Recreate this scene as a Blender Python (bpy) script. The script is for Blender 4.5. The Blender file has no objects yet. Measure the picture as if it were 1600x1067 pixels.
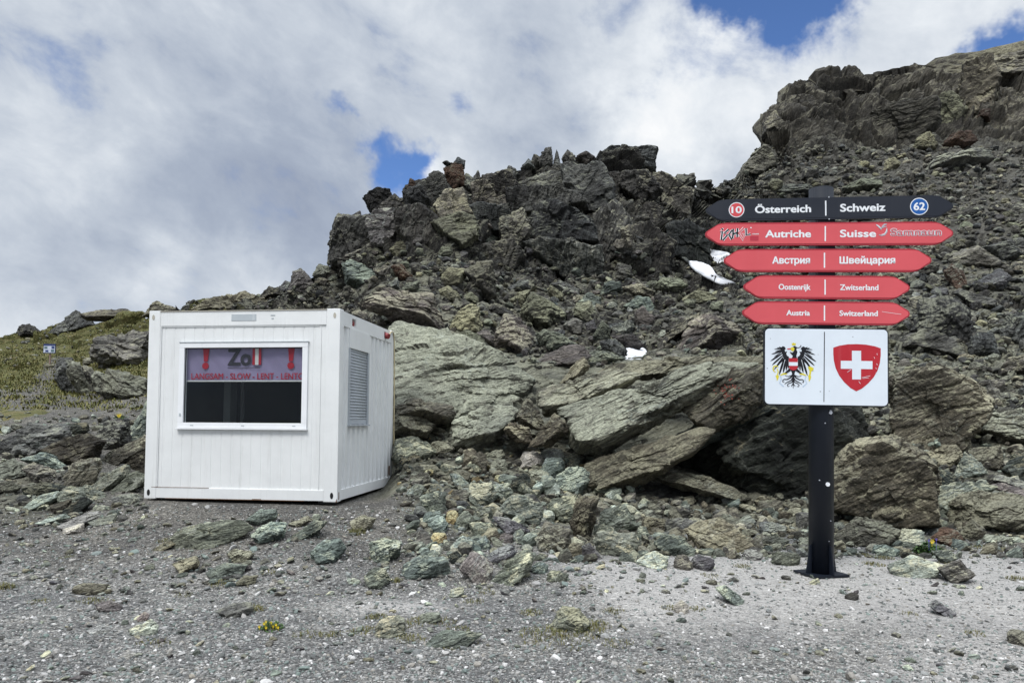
import bpy, bmesh, math, random
import numpy as np
from mathutils import Matrix, Vector

scene = bpy.context.scene
R = math.radians
# ------------------------------------------------------------------ camera
F = 1155.0                       # focal length in pixels of a 1600 wide frame
CX, CY = 800.0, 600.0            # principal point (the photograph is a crop of a taller frame)
EYE = 1.6
PITCH = math.atan(55.0 / F)
ROLL = 0.012
CAM = Matrix.Translation((0, 0, EYE)) @ Matrix.Rotation(math.pi / 2 + PITCH, 4, 'X') @ Matrix.Rotation(ROLL, 4, 'Z')
cam_data = bpy.data.cameras.new('camera')
cam = bpy.data.objects.new('camera', cam_data)
scene.collection.objects.link(cam)
cam.matrix_world = CAM
cam_data.sensor_width = 36.0
cam_data.lens = 36.0 * F / 1600.0
cam_data.shift_y = (CY - 533.5) / 1600.0
cam_data.clip_start = 0.05
cam_data.clip_end = 2000.0
scene.camera = cam

# ------------------------------------------------------------------ light
scene.view_settings.view_transform = 'Standard'
scene.view_settings.look = 'None'
scene.view_settings.exposure = 0.32
scene.view_settings.gamma = 1.0
SUN_EL, SUN_AZ = R(56), R(205)     # azimuth clockwise from +Y: high, behind the viewer's left shoulder
sun_data = bpy.data.lights.new('sun', 'SUN')
sun_data.energy = 1.7
sun_data.angle = R(18)             # veiled by cloud
sun_data.color = (1.0, 0.98, 0.95)
sun = bpy.data.objects.new('sun', sun_data)
scene.collection.objects.link(sun)
sd = Vector((math.sin(SUN_AZ) * math.cos(SUN_EL), math.cos(SUN_AZ) * math.cos(SUN_EL), math.sin(SUN_EL)))
sun.rotation_euler = sd.to_track_quat('Z', 'Y').to_euler()

RC = np.array(CAM.to_3x3())
def rays(px, py):
    """unit-depth world rays of photo pixels"""
    px = np.asarray(px, float); py = np.asarray(py, float)
    d = np.stack([(px - CX) / F, -(py - CY) / F, -np.ones_like(px)], -1)
    return d @ RC.T
def at(px, py, Y):
    d = rays(px, py)
    k = np.asarray(Y, float) / d[..., 1]
    return d * k[..., None] + np.array([0, 0, EYE])
def project(P):
    q = (np.asarray(P, float) - np.array([0, 0, EYE])) @ RC
    return CX - F * q[..., 0] / q[..., 2] * 1.0, CY + F * q[..., 1] / q[..., 2]

# ------------------------------------------------------------------ node helper
class NT:
    def __init__(s, tree):
        s.t = tree; s.n = tree.nodes; s.l = tree.links
    def new(s, typ, **kw):
        n = s.n.new(typ)
        for k, v in kw.items(): setattr(n, k, v)
        return n
    def put(s, sock, v):
        if v is None: return
        if hasattr(v, 'node'): s.l.new(v, sock)
        elif isinstance(v, (tuple, list)) and len(v) == 3 and sock.type == 'RGBA': sock.default_value = (*v, 1)
        else: sock.default_value = v
    def math(s, op, a, b=None, c=None, clamp=False):
        n = s.new('ShaderNodeMath', operation=op); n.use_clamp = clamp
        s.put(n.inputs[0], a); s.put(n.inputs[1], b); s.put(n.inputs[2], c)
        return n.outputs[0]
    def vmath(s, op, a, b=None):
        n = s.new('ShaderNodeVectorMath', operation=op)
        s.put(n.inputs[0], a); s.put(n.inputs[1], b)
        return n.outputs['Value'] if op in ('DOT_PRODUCT', 'LENGTH') else n.outputs[0]
    def scale(s, a, f):
        n = s.new('ShaderNodeVectorMath', operation='SCALE'); s.put(n.inputs[0], a); s.put(n.inputs['Scale'], f)
        return n.outputs[0]
    def noise(s, vec, scale=1, detail=4, rough=.55, dist=0.0, color=False):
        n = s.new('ShaderNodeTexNoise'); s.put(n.inputs['Vector'], vec)
        s.put(n.inputs['Scale'], scale); s.put(n.inputs['Detail'], detail)
        s.put(n.inputs['Roughness'], rough); s.put(n.inputs['Distortion'], dist)
        return n.outputs['Color'] if color else n.outputs['Fac']
    def ramp(s, fac, a, b, lo=0.0, hi=1.0, smooth=True):
        n = s.new('ShaderNodeMapRange', interpolation_type='SMOOTHSTEP' if smooth else 'LINEAR')
        s.put(n.inputs[0], fac); s.put(n.inputs[1], a); s.put(n.inputs[2], b); s.put(n.inputs[3], lo); s.put(n.inputs[4], hi)
        return n.outputs[0]
    def mix(s, fac, a, b, blend='MIX'):
        n = s.new('ShaderNodeMix', data_type='RGBA', blend_type=blend)
        s.put(n.inputs[0], fac); s.put(n.inputs[6], a); s.put(n.inputs[7], b)
        return n.outputs[2]
    def cramp(s, fac, stops):
        n = s.new('ShaderNodeValToRGB'); s.put(n.inputs[0], fac)
        e = n.color_ramp.elements
        while len(e) < len(stops): e.new(0.5)
        for i, (p, c) in enumerate(stops):
            e[i].position = p; e[i].color = (*c, 1)
        return n.outputs[0]
    def mapping(s, vec, rot=(0, 0, 0), scale=(1, 1, 1), loc=(0, 0, 0)):
        n = s.new('ShaderNodeMapping'); s.put(n.inputs[0], vec)
        n.inputs['Rotation'].default_value = rot; n.inputs['Location'].default_value = loc
        if scale == (1, 1, 1): return n.outputs[0]
        return s.vmath('MULTIPLY', n.outputs[0], scale)      # turned first, then stretched

# ------------------------------------------------------------------ sky
def build_world():
    w = bpy.data.worlds.new('World'); scene.world = w; w.use_nodes = True
    g = NT(w.node_tree); g.n.clear()
    d = g.vmath('NORMALIZE', g.new('ShaderNodeTexCoord').outputs['Generated'])
    sky = g.new('ShaderNodeTexSky', sky_type='NISHITA')
    sky.sun_disc = False; sky.sun_elevation = SUN_EL; sky.sun_rotation = SUN_AZ
    sky.altitude = 2700; sky.air_density = 1.0; sky.dust_density = 0.3; sky.ozone_density = 1.5
    sep = g.new('ShaderNodeSeparateXYZ'); g.put(sep.inputs[0], d)
    el = sep.outputs[2]
    # a cloud deck: look directions flattened the way a ceiling of cloud is
    warp = g.noise(d, 5.0, 4, .5, 0, True)
    dw = g.vmath('ADD', d, g.scale(g.vmath('SUBTRACT', warp, (.5, .5, .5)), .075))
    dw = g.vmath('ADD', dw, g.scale(g.vmath('SUBTRACT', g.noise(d, 19.0, 4, .6, 0, True), (.5, .5, .5)), .085))
    dw = g.vmath('NORMALIZE', dw)
    def lump(px, py, sig, amp):
        v = Vector(rays(px, py)).normalized()
        e = g.math('DIVIDE', g.math('SUBTRACT', g.vmath('DOT_PRODUCT', dw, tuple(v)), 1.0), (sig / F) ** 2)
        return g.math('MULTIPLY', g.math('EXPONENT', e), amp)
    def total(base, lst):
        for a in lst: base = g.math('ADD', base, lump(*a))
        return base
    st = g.mapping(d, rot=(0, R(-38), 0), scale=(1.0, 1.0, 1.2))
    big = g.noise(st, 3.6, 6, .56, .2)
    fine = g.noise(g.mapping(d, rot=(0, R(-25), 0), scale=(1, 1, 1.5), loc=(3, 1, 2)), 8.0, 7, .60, .25)
    # cover: 1 = cloud, 0 = open blue
    cov = g.math('ADD', g.math('MULTIPLY', g.math('SUBTRACT', big, .5), .15), g.math('MULTIPLY', g.math('SUBTRACT', fine, .5), 1.9))
    cov = g.math('ADD', cov, .88)
    cov = total(cov, [(638, 250, 28, -.9), (678, 240, 20, -.55), (578, 215, 20, -.62), (590, 262, 15, -.3), (718, 160, 17, -.42), (518, 160, 13, -.42),
                      (1110, 3, 24, -.6), (1165, -6, 32, -.85), (1230, -10, 38, -.95), (1292, -2, 32, -.85), (1250, 26, 18, -.4),
                      (1592, 66, 26, -.8), (1548, 74, 20, -.6), (1030, 35, 42, -.36), (1085, 112, 34, -.34), (960, 20, 30, -.2), (100, 60, 40, -.12), (430, 412, 26, -.16),
                      (1420, 45, 60, .2), (1060, 210, 60, .3)])
    cover = g.ramp(cov, .0, .80)
    # cloud light: grey undersides and bright edges
    br = g.math('ADD', g.math('MULTIPLY', g.math('SUBTRACT', big, .5), -.75), g.math('MULTIPLY', g.math('SUBTRACT', fine, .5), .85))
    br = g.math('ADD', br, .50)
    br = total(br, [(1060, 225, 70, .36), (1010, 190, 50, .2), (1010, 120, 80, .10), (1240, 90, 90, .16), (1500, 30, 110, .10), (1150, 60, 60, .12), (680, 262, 24, .30), (650, 275, 16, .25),
                    (80, 210, 60, .12), (40, 330, 60, .14), (240, 420, 36, .28), (390, 445, 50, .24), (150, 260, 90, .1), (40, 500, 60, .12), (620, 120, 130, .06),
                    (400, 340, 150, -.20), (90, 385, 70, -.16), (520, 370, 70, -.14), (770, 200, 70, -.12), (230, 60, 110, -.02), (900, 200, 70, -.14), (300, 220, 80, -.05), (560, 160, 60, -.06)])
    col = g.cramp(br, [(0.0, (.235, .275, .365)), (.30, (.325, .372, .455)), (.55, (.465, .51, .575)), (.80, (.645, .68, .72)), (1.0, (.78, .79, .80))])
    top = g.ramp(el, .52, .95, 1.0, ZENITH)          # unseen sky above the frame, brightened to add soft light from overhead
    warm = g.mix(g.ramp(el, .5, .8), (1, 1, 1), (1.03, 1.0, .955))
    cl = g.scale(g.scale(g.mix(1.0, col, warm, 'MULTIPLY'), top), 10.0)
    blue = g.mix(1.0, sky.outputs[0], (SKYK * .85, SKYK * 1.05, SKYK * 1.35), 'MULTIPLY')
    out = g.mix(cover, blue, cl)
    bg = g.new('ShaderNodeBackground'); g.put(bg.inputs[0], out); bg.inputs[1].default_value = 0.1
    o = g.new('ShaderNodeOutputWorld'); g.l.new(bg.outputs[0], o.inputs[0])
    w.cycles.sampling_method = 'MANUAL'; w.cycles.sample_map_resolution = 1024
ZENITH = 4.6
SKYK = 1.0
build_world()
scene.cycles.max_bounces = 4; scene.cycles.diffuse_bounces = 2; scene.cycles.glossy_bounces = 2
scene.cycles.transmission_bounces = 4; scene.cycles.transparent_max_bounces = 6

# ------------------------------------------------------------------ vectorised noise
_rg = np.random.default_rng(7)
_G = _rg.normal(size=(64, 3)); _G /= np.linalg.norm(_G, axis=1)[:, None]
def _hash(i, j, k, seed):
    h = (i.astype(np.int64) * 374761393 + j.astype(np.int64) * 668265263 + k.astype(np.int64) * 2147483647 + seed * 974711) & 0xffffffff
    h = ((h ^ (h >> 13)) * 1274126177) & 0xffffffff
    h = ((h ^ (h >> 16)) * 2246822519) & 0xffffffff
    return h ^ (h >> 15)
def perlin(p, seed=0):
    i = np.floor(p).astype(np.int64); f = p - i
    u = f * f * f * (f * (f * 6 - 15) + 10)
    r = 0
    for a in (0, 1):
        wx = u[:, 0] if a else 1 - u[:, 0]
        for b in (0, 1):
            wy = u[:, 1] if b else 1 - u[:, 1]
            for c in (0, 1):
                wz = u[:, 2] if c else 1 - u[:, 2]
                gr = _G[_hash(i[:, 0] + a, i[:, 1] + b, i[:, 2] + c, seed) & 63]
                dt = gr[:, 0] * (f[:, 0] - a) + gr[:, 1] * (f[:, 1] - b) + gr[:, 2] * (f[:, 2] - c)
                r = r + wx * wy * wz * dt
    return r * 1.5
def fbm(p, octv=4, seed=0, gain=.5, lac=2.03):
    r = 0; a = 1.0
    for o in range(octv):
        r = r + a * perlin(p, seed + o * 17); a *= gain; p = p * lac
    return r
def blocks(p, seed=0):
    """fractured rock: every Voronoi cell is pushed out by its own tilted plane; returns push and crack closeness"""
    i = np.floor(p).astype(np.int64)
    n = len(p)
    d1 = np.full(n, 9e9); d2 = np.full(n, 9e9); best = np.zeros(n, np.int64); vec = np.zeros((n, 3))
    for a in (-1, 0, 1):
        for b in (-1, 0, 1):
            for c in (-1, 0, 1):
                h = _hash(i[:, 0] + a, i[:, 1] + b, i[:, 2] + c, seed)
                q = np.stack([i[:, 0] + a + (h & 1023) / 1023.0, i[:, 1] + b + ((h >> 10) & 1023) / 1023.0, i[:, 2] + c + ((h >> 20) & 1023) / 1023.0], 1)
                v = p - q; d = (v * v).sum(1)
                m = d < d1
                d2 = np.where(m, d1, np.minimum(d2, d)); d1 = np.where(m, d, d1)
                best = np.where(m, h, best); vec[m] = v[m]
    g = _G[(best >> 5) & 63]
    lift = ((best >> 11) & 255) / 255.0 - .5
    push = lift * .9 + (g * vec).sum(1) * 1.1
    crack = np.clip(1 - (np.sqrt(d2) - np.sqrt(d1)) / .10, 0, 1)
    return push, crack

# ------------------------------------------------------------------ object helpers
COL = scene.collection
def mesh_np(name, verts, faces, mat=None, parent=None, smooth=False, loc=None, attrs=None):
    """faces: (n,k) array or list of index tuples"""
    me = bpy.data.meshes.new(name)
    verts = np.asarray(verts, np.float32)
    if isinstance(faces, np.ndarray):
        nf, k = faces.shape
        me.vertices.add(len(verts)); me.vertices.foreach_set('co', verts.ravel())
        me.loops.add(nf * k); me.loops.foreach_set('vertex_index', faces.astype(np.int32).ravel())
        me.polygons.add(nf); me.polygons.foreach_set('loop_start', np.arange(0, nf * k, k, dtype=np.int32))
        me.polygons.foreach_set('use_smooth', np.full(nf, bool(smooth)))
        me.update(calc_edges=True)
    else:
        me.from_pydata([tuple(map(float, v)) for v in verts], [], faces)
        for p in me.polygons: p.use_smooth = smooth
    if attrs:
        for k_, v in attrs.items():
            a = me.attributes.new(k_, 'FLOAT_COLOR', 'POINT'); a.data.foreach_set('color', np.asarray(v, np.float32).ravel())
    for m in (mat if isinstance(mat, (list, tuple)) else [mat]):
        if m: me.materials.append(m)
    o = bpy.data.objects.new(name, me); COL.objects.link(o)
    if loc is not None: o.location = loc
    if parent: o.parent = parent
    return o
def tag(o, label=None, cat=None, group=None, kind=None):
    if label: o['label'] = label
    if cat: o['category'] = cat
    if group: o['group'] = group
    if kind: o['kind'] = kind
    return o
def empty(name, loc, rotz=0.0):
    o = bpy.data.objects.new(name, None); COL.objects.link(o)
    o.empty_display_size = .2; o.location = loc; o.rotation_euler = (0, 0, rotz)
    return o
class MB:
    """collects simple solids into one mesh"""
    def __init__(s): s.bm = bmesh.new()
    def box(s, x0, x1, y0, y1, z0, z1, mi=0, bev=0.0):
        r = bmesh.ops.create_cube(s.bm, size=1.0)
        vs = r['verts']
        for v in vs:
            v.co = ((x0 + x1) / 2 + v.co.x * (x1 - x0), (y0 + y1) / 2 + v.co.y * (y1 - y0), (z0 + z1) / 2 + v.co.z * (z1 - z0))
        fs = {f for v in vs for f in v.link_faces}
        for f in fs: f.material_index = mi
        if bev:
            es = {e for v in vs for e in v.link_edges}
            bmesh.ops.bevel(s.bm, geom=list(es), offset=bev, segments=2, affect='EDGES', profile=.7)
        return s
    def poly(s, pts, y0, y1, mi=0):
        """extrude an (x,z) outline from y0 (front) to y1"""
        n = len(pts)
        a = [s.bm.verts.new((p[0], y0, p[1])) for p in pts]
        b = [s.bm.verts.new((p[0], y1, p[1])) for p in pts]
        fs = [s.bm.faces.new(a), s.bm.faces.new(b[::-1])]
        for i in range(n):
            j = (i + 1) % n
            fs.append(s.bm.faces.new((a[j], a[i], b[i], b[j])))
        for f in fs: f.material_index = mi
        return s
    def strip(s, pts, w, y0, y1, mi=0):
        """a stroke of width w (number or per-point list) along (x,z) points"""
        n = len(pts); W = w if isinstance(w, (list, tuple)) else [w] * n
        L = []; Rr = []
        for i, p in enumerate(pts):
            a = pts[max(i - 1, 0)]; b = pts[min(i + 1, n - 1)]
            dx, dz = b[0] - a[0], b[1] - a[1]; q = math.hypot(dx, dz) or 1
            nx, nz = -dz / q * W[i] / 2, dx / q * W[i] / 2
            L.append((p[0] + nx, p[1] + nz)); Rr.append((p[0] - nx, p[1] - nz))
        for i in range(n - 1):
            s.poly([L[i], L[i + 1], Rr[i + 1], Rr[i]], y0, y1, mi)
        return s
    def tube(s, pts, r, seg=8, mi=0):
        rings = []
        for i, p in enumerate(pts):
            p = Vector(p); a = Vector(pts[max(i - 1, 0)]); b = Vector(pts[min(i + 1, len(pts) - 1)])
            q = (b - a).normalized().to_track_quat('Z', 'Y')
            rr = r[i] if isinstance(r, (list, tuple)) else r
            rings.append([s.bm.verts.new(p + q @ Vector((rr * math.cos(t * 2 * math.pi / seg), rr * math.sin(t * 2 * math.pi / seg), 0))) for t in range(seg)])
        for i in range(len(rings) - 1):
            for t in range(seg):
                f = s.bm.faces.new((rings[i][t], rings[i][(t + 1) % seg], rings[i + 1][(t + 1) % seg], rings[i + 1][t])); f.smooth = True; f.material_index = mi
        for e, rv in ((rings[0], True), (rings[-1], False)):
            f = s.bm.faces.new(e[::-1] if rv else e); f.material_index = mi
        return s
    def build(s, name, mat, parent=None, loc=None):
        bmesh.ops.recalc_face_normals(s.bm, faces=s.bm.faces)
        me = bpy.data.meshes.new(name); s.bm.to_mesh(me); s.bm.free()
        for m in (mat if isinstance(mat, (list, tuple)) else [mat]): me.materials.append(m)
        o = bpy.data.objects.new(name, me); COL.objects.link(o)
        if parent: o.parent = parent
        if loc is not None: o.location = loc
        return o
# ------------------------------------------------------------------ materials
def new_mat(name, rough=.85, spec=.3):
    m = bpy.data.materials.new(name); m.use_nodes = True
    g = NT(m.node_tree); b = g.n['Principled BSDF']
    b.inputs['Roughness'].default_value = rough
    b.inputs['Specular IOR Level'].default_value = spec
    return m, g, b
def bump(g, h, strength, dist, prev=None):
    n = g.new('ShaderNodeBump'); n.inputs['Strength'].default_value = strength; n.inputs['Distance'].default_value = dist
    g.put(n.inputs['Height'], h)
    if prev is not None: g.put(n.inputs['Normal'], prev)
    return n.outputs[0]
def rock_shade(g, vec, rnd, S, dark, mid, light, lichen, lich_amt, vein, tilt):
    n1 = g.noise(vec, .9 * S, 5, .6, .4)
    col = g.cramp(n1, [(.3, dark), (.5, mid), (.72, light)])
    fo = g.mapping(vec, rot=(R(20), R(tilt), 0), scale=(1.2, 1.2, 9.0))
    n2 = g.noise(fo, 1.6 * S, 5, .62, .9)
    col = g.mix(g.ramp(n2, .38, .64), g.mix(1, col, (.58, .58, .6), 'MULTIPLY'), g.mix(1, col, (1.22, 1.22, 1.2), 'MULTIPLY'))
    if lich_amt > 0:
        n3 = g.noise(vec, 3.2 * S, 6, .7, .3)
        nz = g.new('ShaderNodeSeparateXYZ'); g.put(nz.inputs[0], g.new('ShaderNodeNewGeometry').outputs['Normal'])
        up = g.ramp(nz.outputs[2], -.5, .8, -.16, .10)
        if rnd is not None: up = g.math('ADD', up, g.math('MULTIPLY', g.math('SUBTRACT', g.math('FRACT', g.math('MULTIPLY', rnd, 5.7)), .5), .16))
        msk = g.ramp(g.math('ADD', n3, up), .62 - .22 * lich_amt, .70 - .16 * lich_amt)
        col = g.mix(g.math('MULTIPLY', msk, .85), col, g.mix(g.noise(vec, 22 * S, 3, .6), g.mix(1, lichen, (.7, .7, .66), 'MULTIPLY'), g.mix(1, lichen, (1.25, 1.25, 1.2), 'MULTIPLY')))
    if vein > 0:
        w = g.new('ShaderNodeTexVoronoi', feature='DISTANCE_TO_EDGE'); g.put(w.inputs['Vector'], g.vmath('ADD', g.mapping(vec, rot=(0, R(tilt), R(30)), scale=(1, 1, 2.6)), g.scale(g.noise(vec, 2.2 * S, 5, .6, 0, True), .6)))
        w.inputs['Scale'].default_value = 1.5 * S
        vm = g.math('MULTIPLY', g.ramp(w.outputs['Distance'], .05, .005), g.ramp(g.noise(vec, 1.1 * S, 3, .5), .48, .62))
        col = g.mix(g.math('MULTIPLY', vm, vein), col, (.42, .46, .43))
    col = g.mix(1, col, g.mix(g.ramp(g.noise(vec, .38 * S, 3, .6), .34, .64), (.62, .62, .63), (1.16, 1.15, 1.12)), 'MULTIPLY')
    sp = g.noise(vec, 28 * S, 2, .7)
    col = g.mix(g.ramp(sp, .3, .7), g.mix(1, col, (.70, .70, .70), 'MULTIPLY'), g.mix(1, col, (1.24, 1.24, 1.23), 'MULTIPLY'))
    # dark hairline joints along the foliation
    jn = g.noise(g.mapping(vec, rot=(R(20), R(tilt), 0), scale=(.5, .5, 5.5), loc=(4, 2, 1)), 2.3 * S, 4, .6, 1.3)
    jt = g.ramp(g.math('ABSOLUTE', g.math('SUBTRACT', jn, .5)), .0, .022, .45, 1.0)
    if rnd is not None:
        col = g.scale(col, g.ramp(rnd, 0, 1, .70, 1.32, False))
        col = g.mix(1, col, g.mix(g.math('FRACT', g.math('MULTIPLY', rnd, 7.3)), (1.07, 1.0, .90), (.93, 1.0, 1.04)), 'MULTIPLY')
    col = g.mix(1, col, g.mix(jt, (.25, .25, .25), (1, 1, 1)), 'MULTIPLY')
    h = g.math('ADD', g.math('MULTIPLY', n2, .9), g.math('MULTIPLY', g.noise(vec, 7 * S, 6, .68, .2), .8))
    h = g.math('ADD', h, g.math('MULTIPLY', jt, .35))
    return col, h
def rock_mat(name, dark, mid, light, lichen=(.3, .3, .24), lich=.4, vein=0.0, S=1.0, tilt=20, rough=.86):
    m, g, b = new_mat(name, rough, .25)
    oi = g.new('ShaderNodeObjectInfo'); isl = g.new('ShaderNodeNewGeometry')
    rnd = g.math('FRACT', g.math('ADD', oi.outputs['Random'], isl.outputs['Random Per Island']))
    vec = g.vmath('ADD', g.new('ShaderNodeTexCoord').outputs['Object'], g.scale(g.vmath('MULTIPLY', (1, 1, 1), (1, 1, 1)), g.math('MULTIPLY', oi.outputs['Random'], 40)))
    col, h = rock_shade(g, vec, rnd, S, dark, mid, light, lichen, lich, vein, tilt)
    g.put(b.inputs['Base Color'], col)
    g.put(b.inputs['Normal'], bump(g, h, .95, .075 / S))
    return m
M = {}
M['green'] = rock_mat('green schist', (0.101, 0.120, 0.104), (0.205, 0.232, 0.199), (0.357, 0.393, 0.334), (0.460, 0.475, 0.377), .12, .75, 1.6, 25)
M['palegreen'] = rock_mat('pale green schist', (0.178, 0.198, 0.169), (0.323, 0.351, 0.302), (0.493, 0.522, 0.453), (0.508, 0.489, 0.377), .35, .7, 1.6, 15)
M['brown'] = rock_mat('brown lichened schist', (0.053, 0.048, 0.039), (0.116, 0.108, 0.087), (0.206, 0.193, 0.157), (0.264, 0.261, 0.208), .42, .15, 1.3, 25)
M['tan'] = rock_mat('tan lichened schist', (0.073, 0.069, 0.055), (0.158, 0.151, 0.119), (0.248, 0.239, 0.192), (0.282, 0.281, 0.227), .7, .2, 1.1, 28)
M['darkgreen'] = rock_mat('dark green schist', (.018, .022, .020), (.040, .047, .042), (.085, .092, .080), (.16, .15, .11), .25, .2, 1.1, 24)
M['grey'] = rock_mat('grey schist', (.060, .060, .058), (.125, .123, .118), (.22, .217, .205), (.28, .28, .24), .4, .2, 1.3, 20)
M['purple'] = rock_mat('purple grey slate', (.085, .076, .082), (.17, .155, .16), (.28, .26, .265), (.33, .32, .30), .3, .3, 1.6, 18)
M['pink'] = rock_mat('pinkish quartz rock', (.20, .165, .155), (.36, .315, .30), (.52, .48, .46), (.5, .48, .42), .2, .5, 2.0, 50)
M['white'] = rock_mat('white quartz', (.34, .33, .31), (.50, .49, .47), (.66, .65, .62), (.5, .5, .44), .1, .0, 2.2, 20)
M['yellow'] = rock_mat('yellowish rock', (.15, .115, .06), (.30, .24, .13), (.42, .36, .22), (.38, .36, .24), .3, .0, 2.0, 40)
M['rust'] = rock_mat('rust red rock', (.055, .036, .028), (.105, .066, .048), (.17, .115, .085), (.17, .16, .13), .3, .0, .8, 10)
M['far_dark'] = rock_mat('dark crag rock', (0.031, 0.030, 0.030), (0.077, 0.076, 0.073), (0.161, 0.159, 0.147), (0.230, 0.229, 0.185), .12, .12, .42, 70)
M['far_grey'] = rock_mat('grey talus rock', (0.058, 0.056, 0.052), (0.128, 0.123, 0.112), (0.227, 0.222, 0.200), (0.276, 0.273, 0.217), .45, .15, .5, 20)
M['far_olive'] = rock_mat('olive lichened talus rock', (0.062, 0.061, 0.047), (0.133, 0.132, 0.098), (0.215, 0.209, 0.161), (0.249, 0.253, 0.182), .7, .0, .5, 20)
M['far_purple'] = rock_mat('purplish dark talus rock', (0.055, 0.050, 0.051), (0.120, 0.110, 0.109), (0.209, 0.194, 0.189), (0.276, 0.275, 0.236), .3, .15, .5, 12)
M['far_green'] = rock_mat('greenish talus rock', (0.049, 0.057, 0.051), (0.109, 0.122, 0.107), (0.184, 0.205, 0.179), (0.246, 0.268, 0.212), .4, .2, .5, 20)
M['far_brown'] = rock_mat('brown cliff rock', (0.046, 0.043, 0.035), (0.098, 0.091, 0.075), (0.172, 0.162, 0.132), (0.212, 0.206, 0.160), .45, .0, .2, 24)
M['far_black'] = rock_mat('blackish wet rock', (0.012, 0.015, 0.013), (0.030, 0.034, 0.034), (0.094, 0.103, 0.101), (0.101, 0.103, 0.091), .2, .15, .42, 85, .55)

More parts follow.
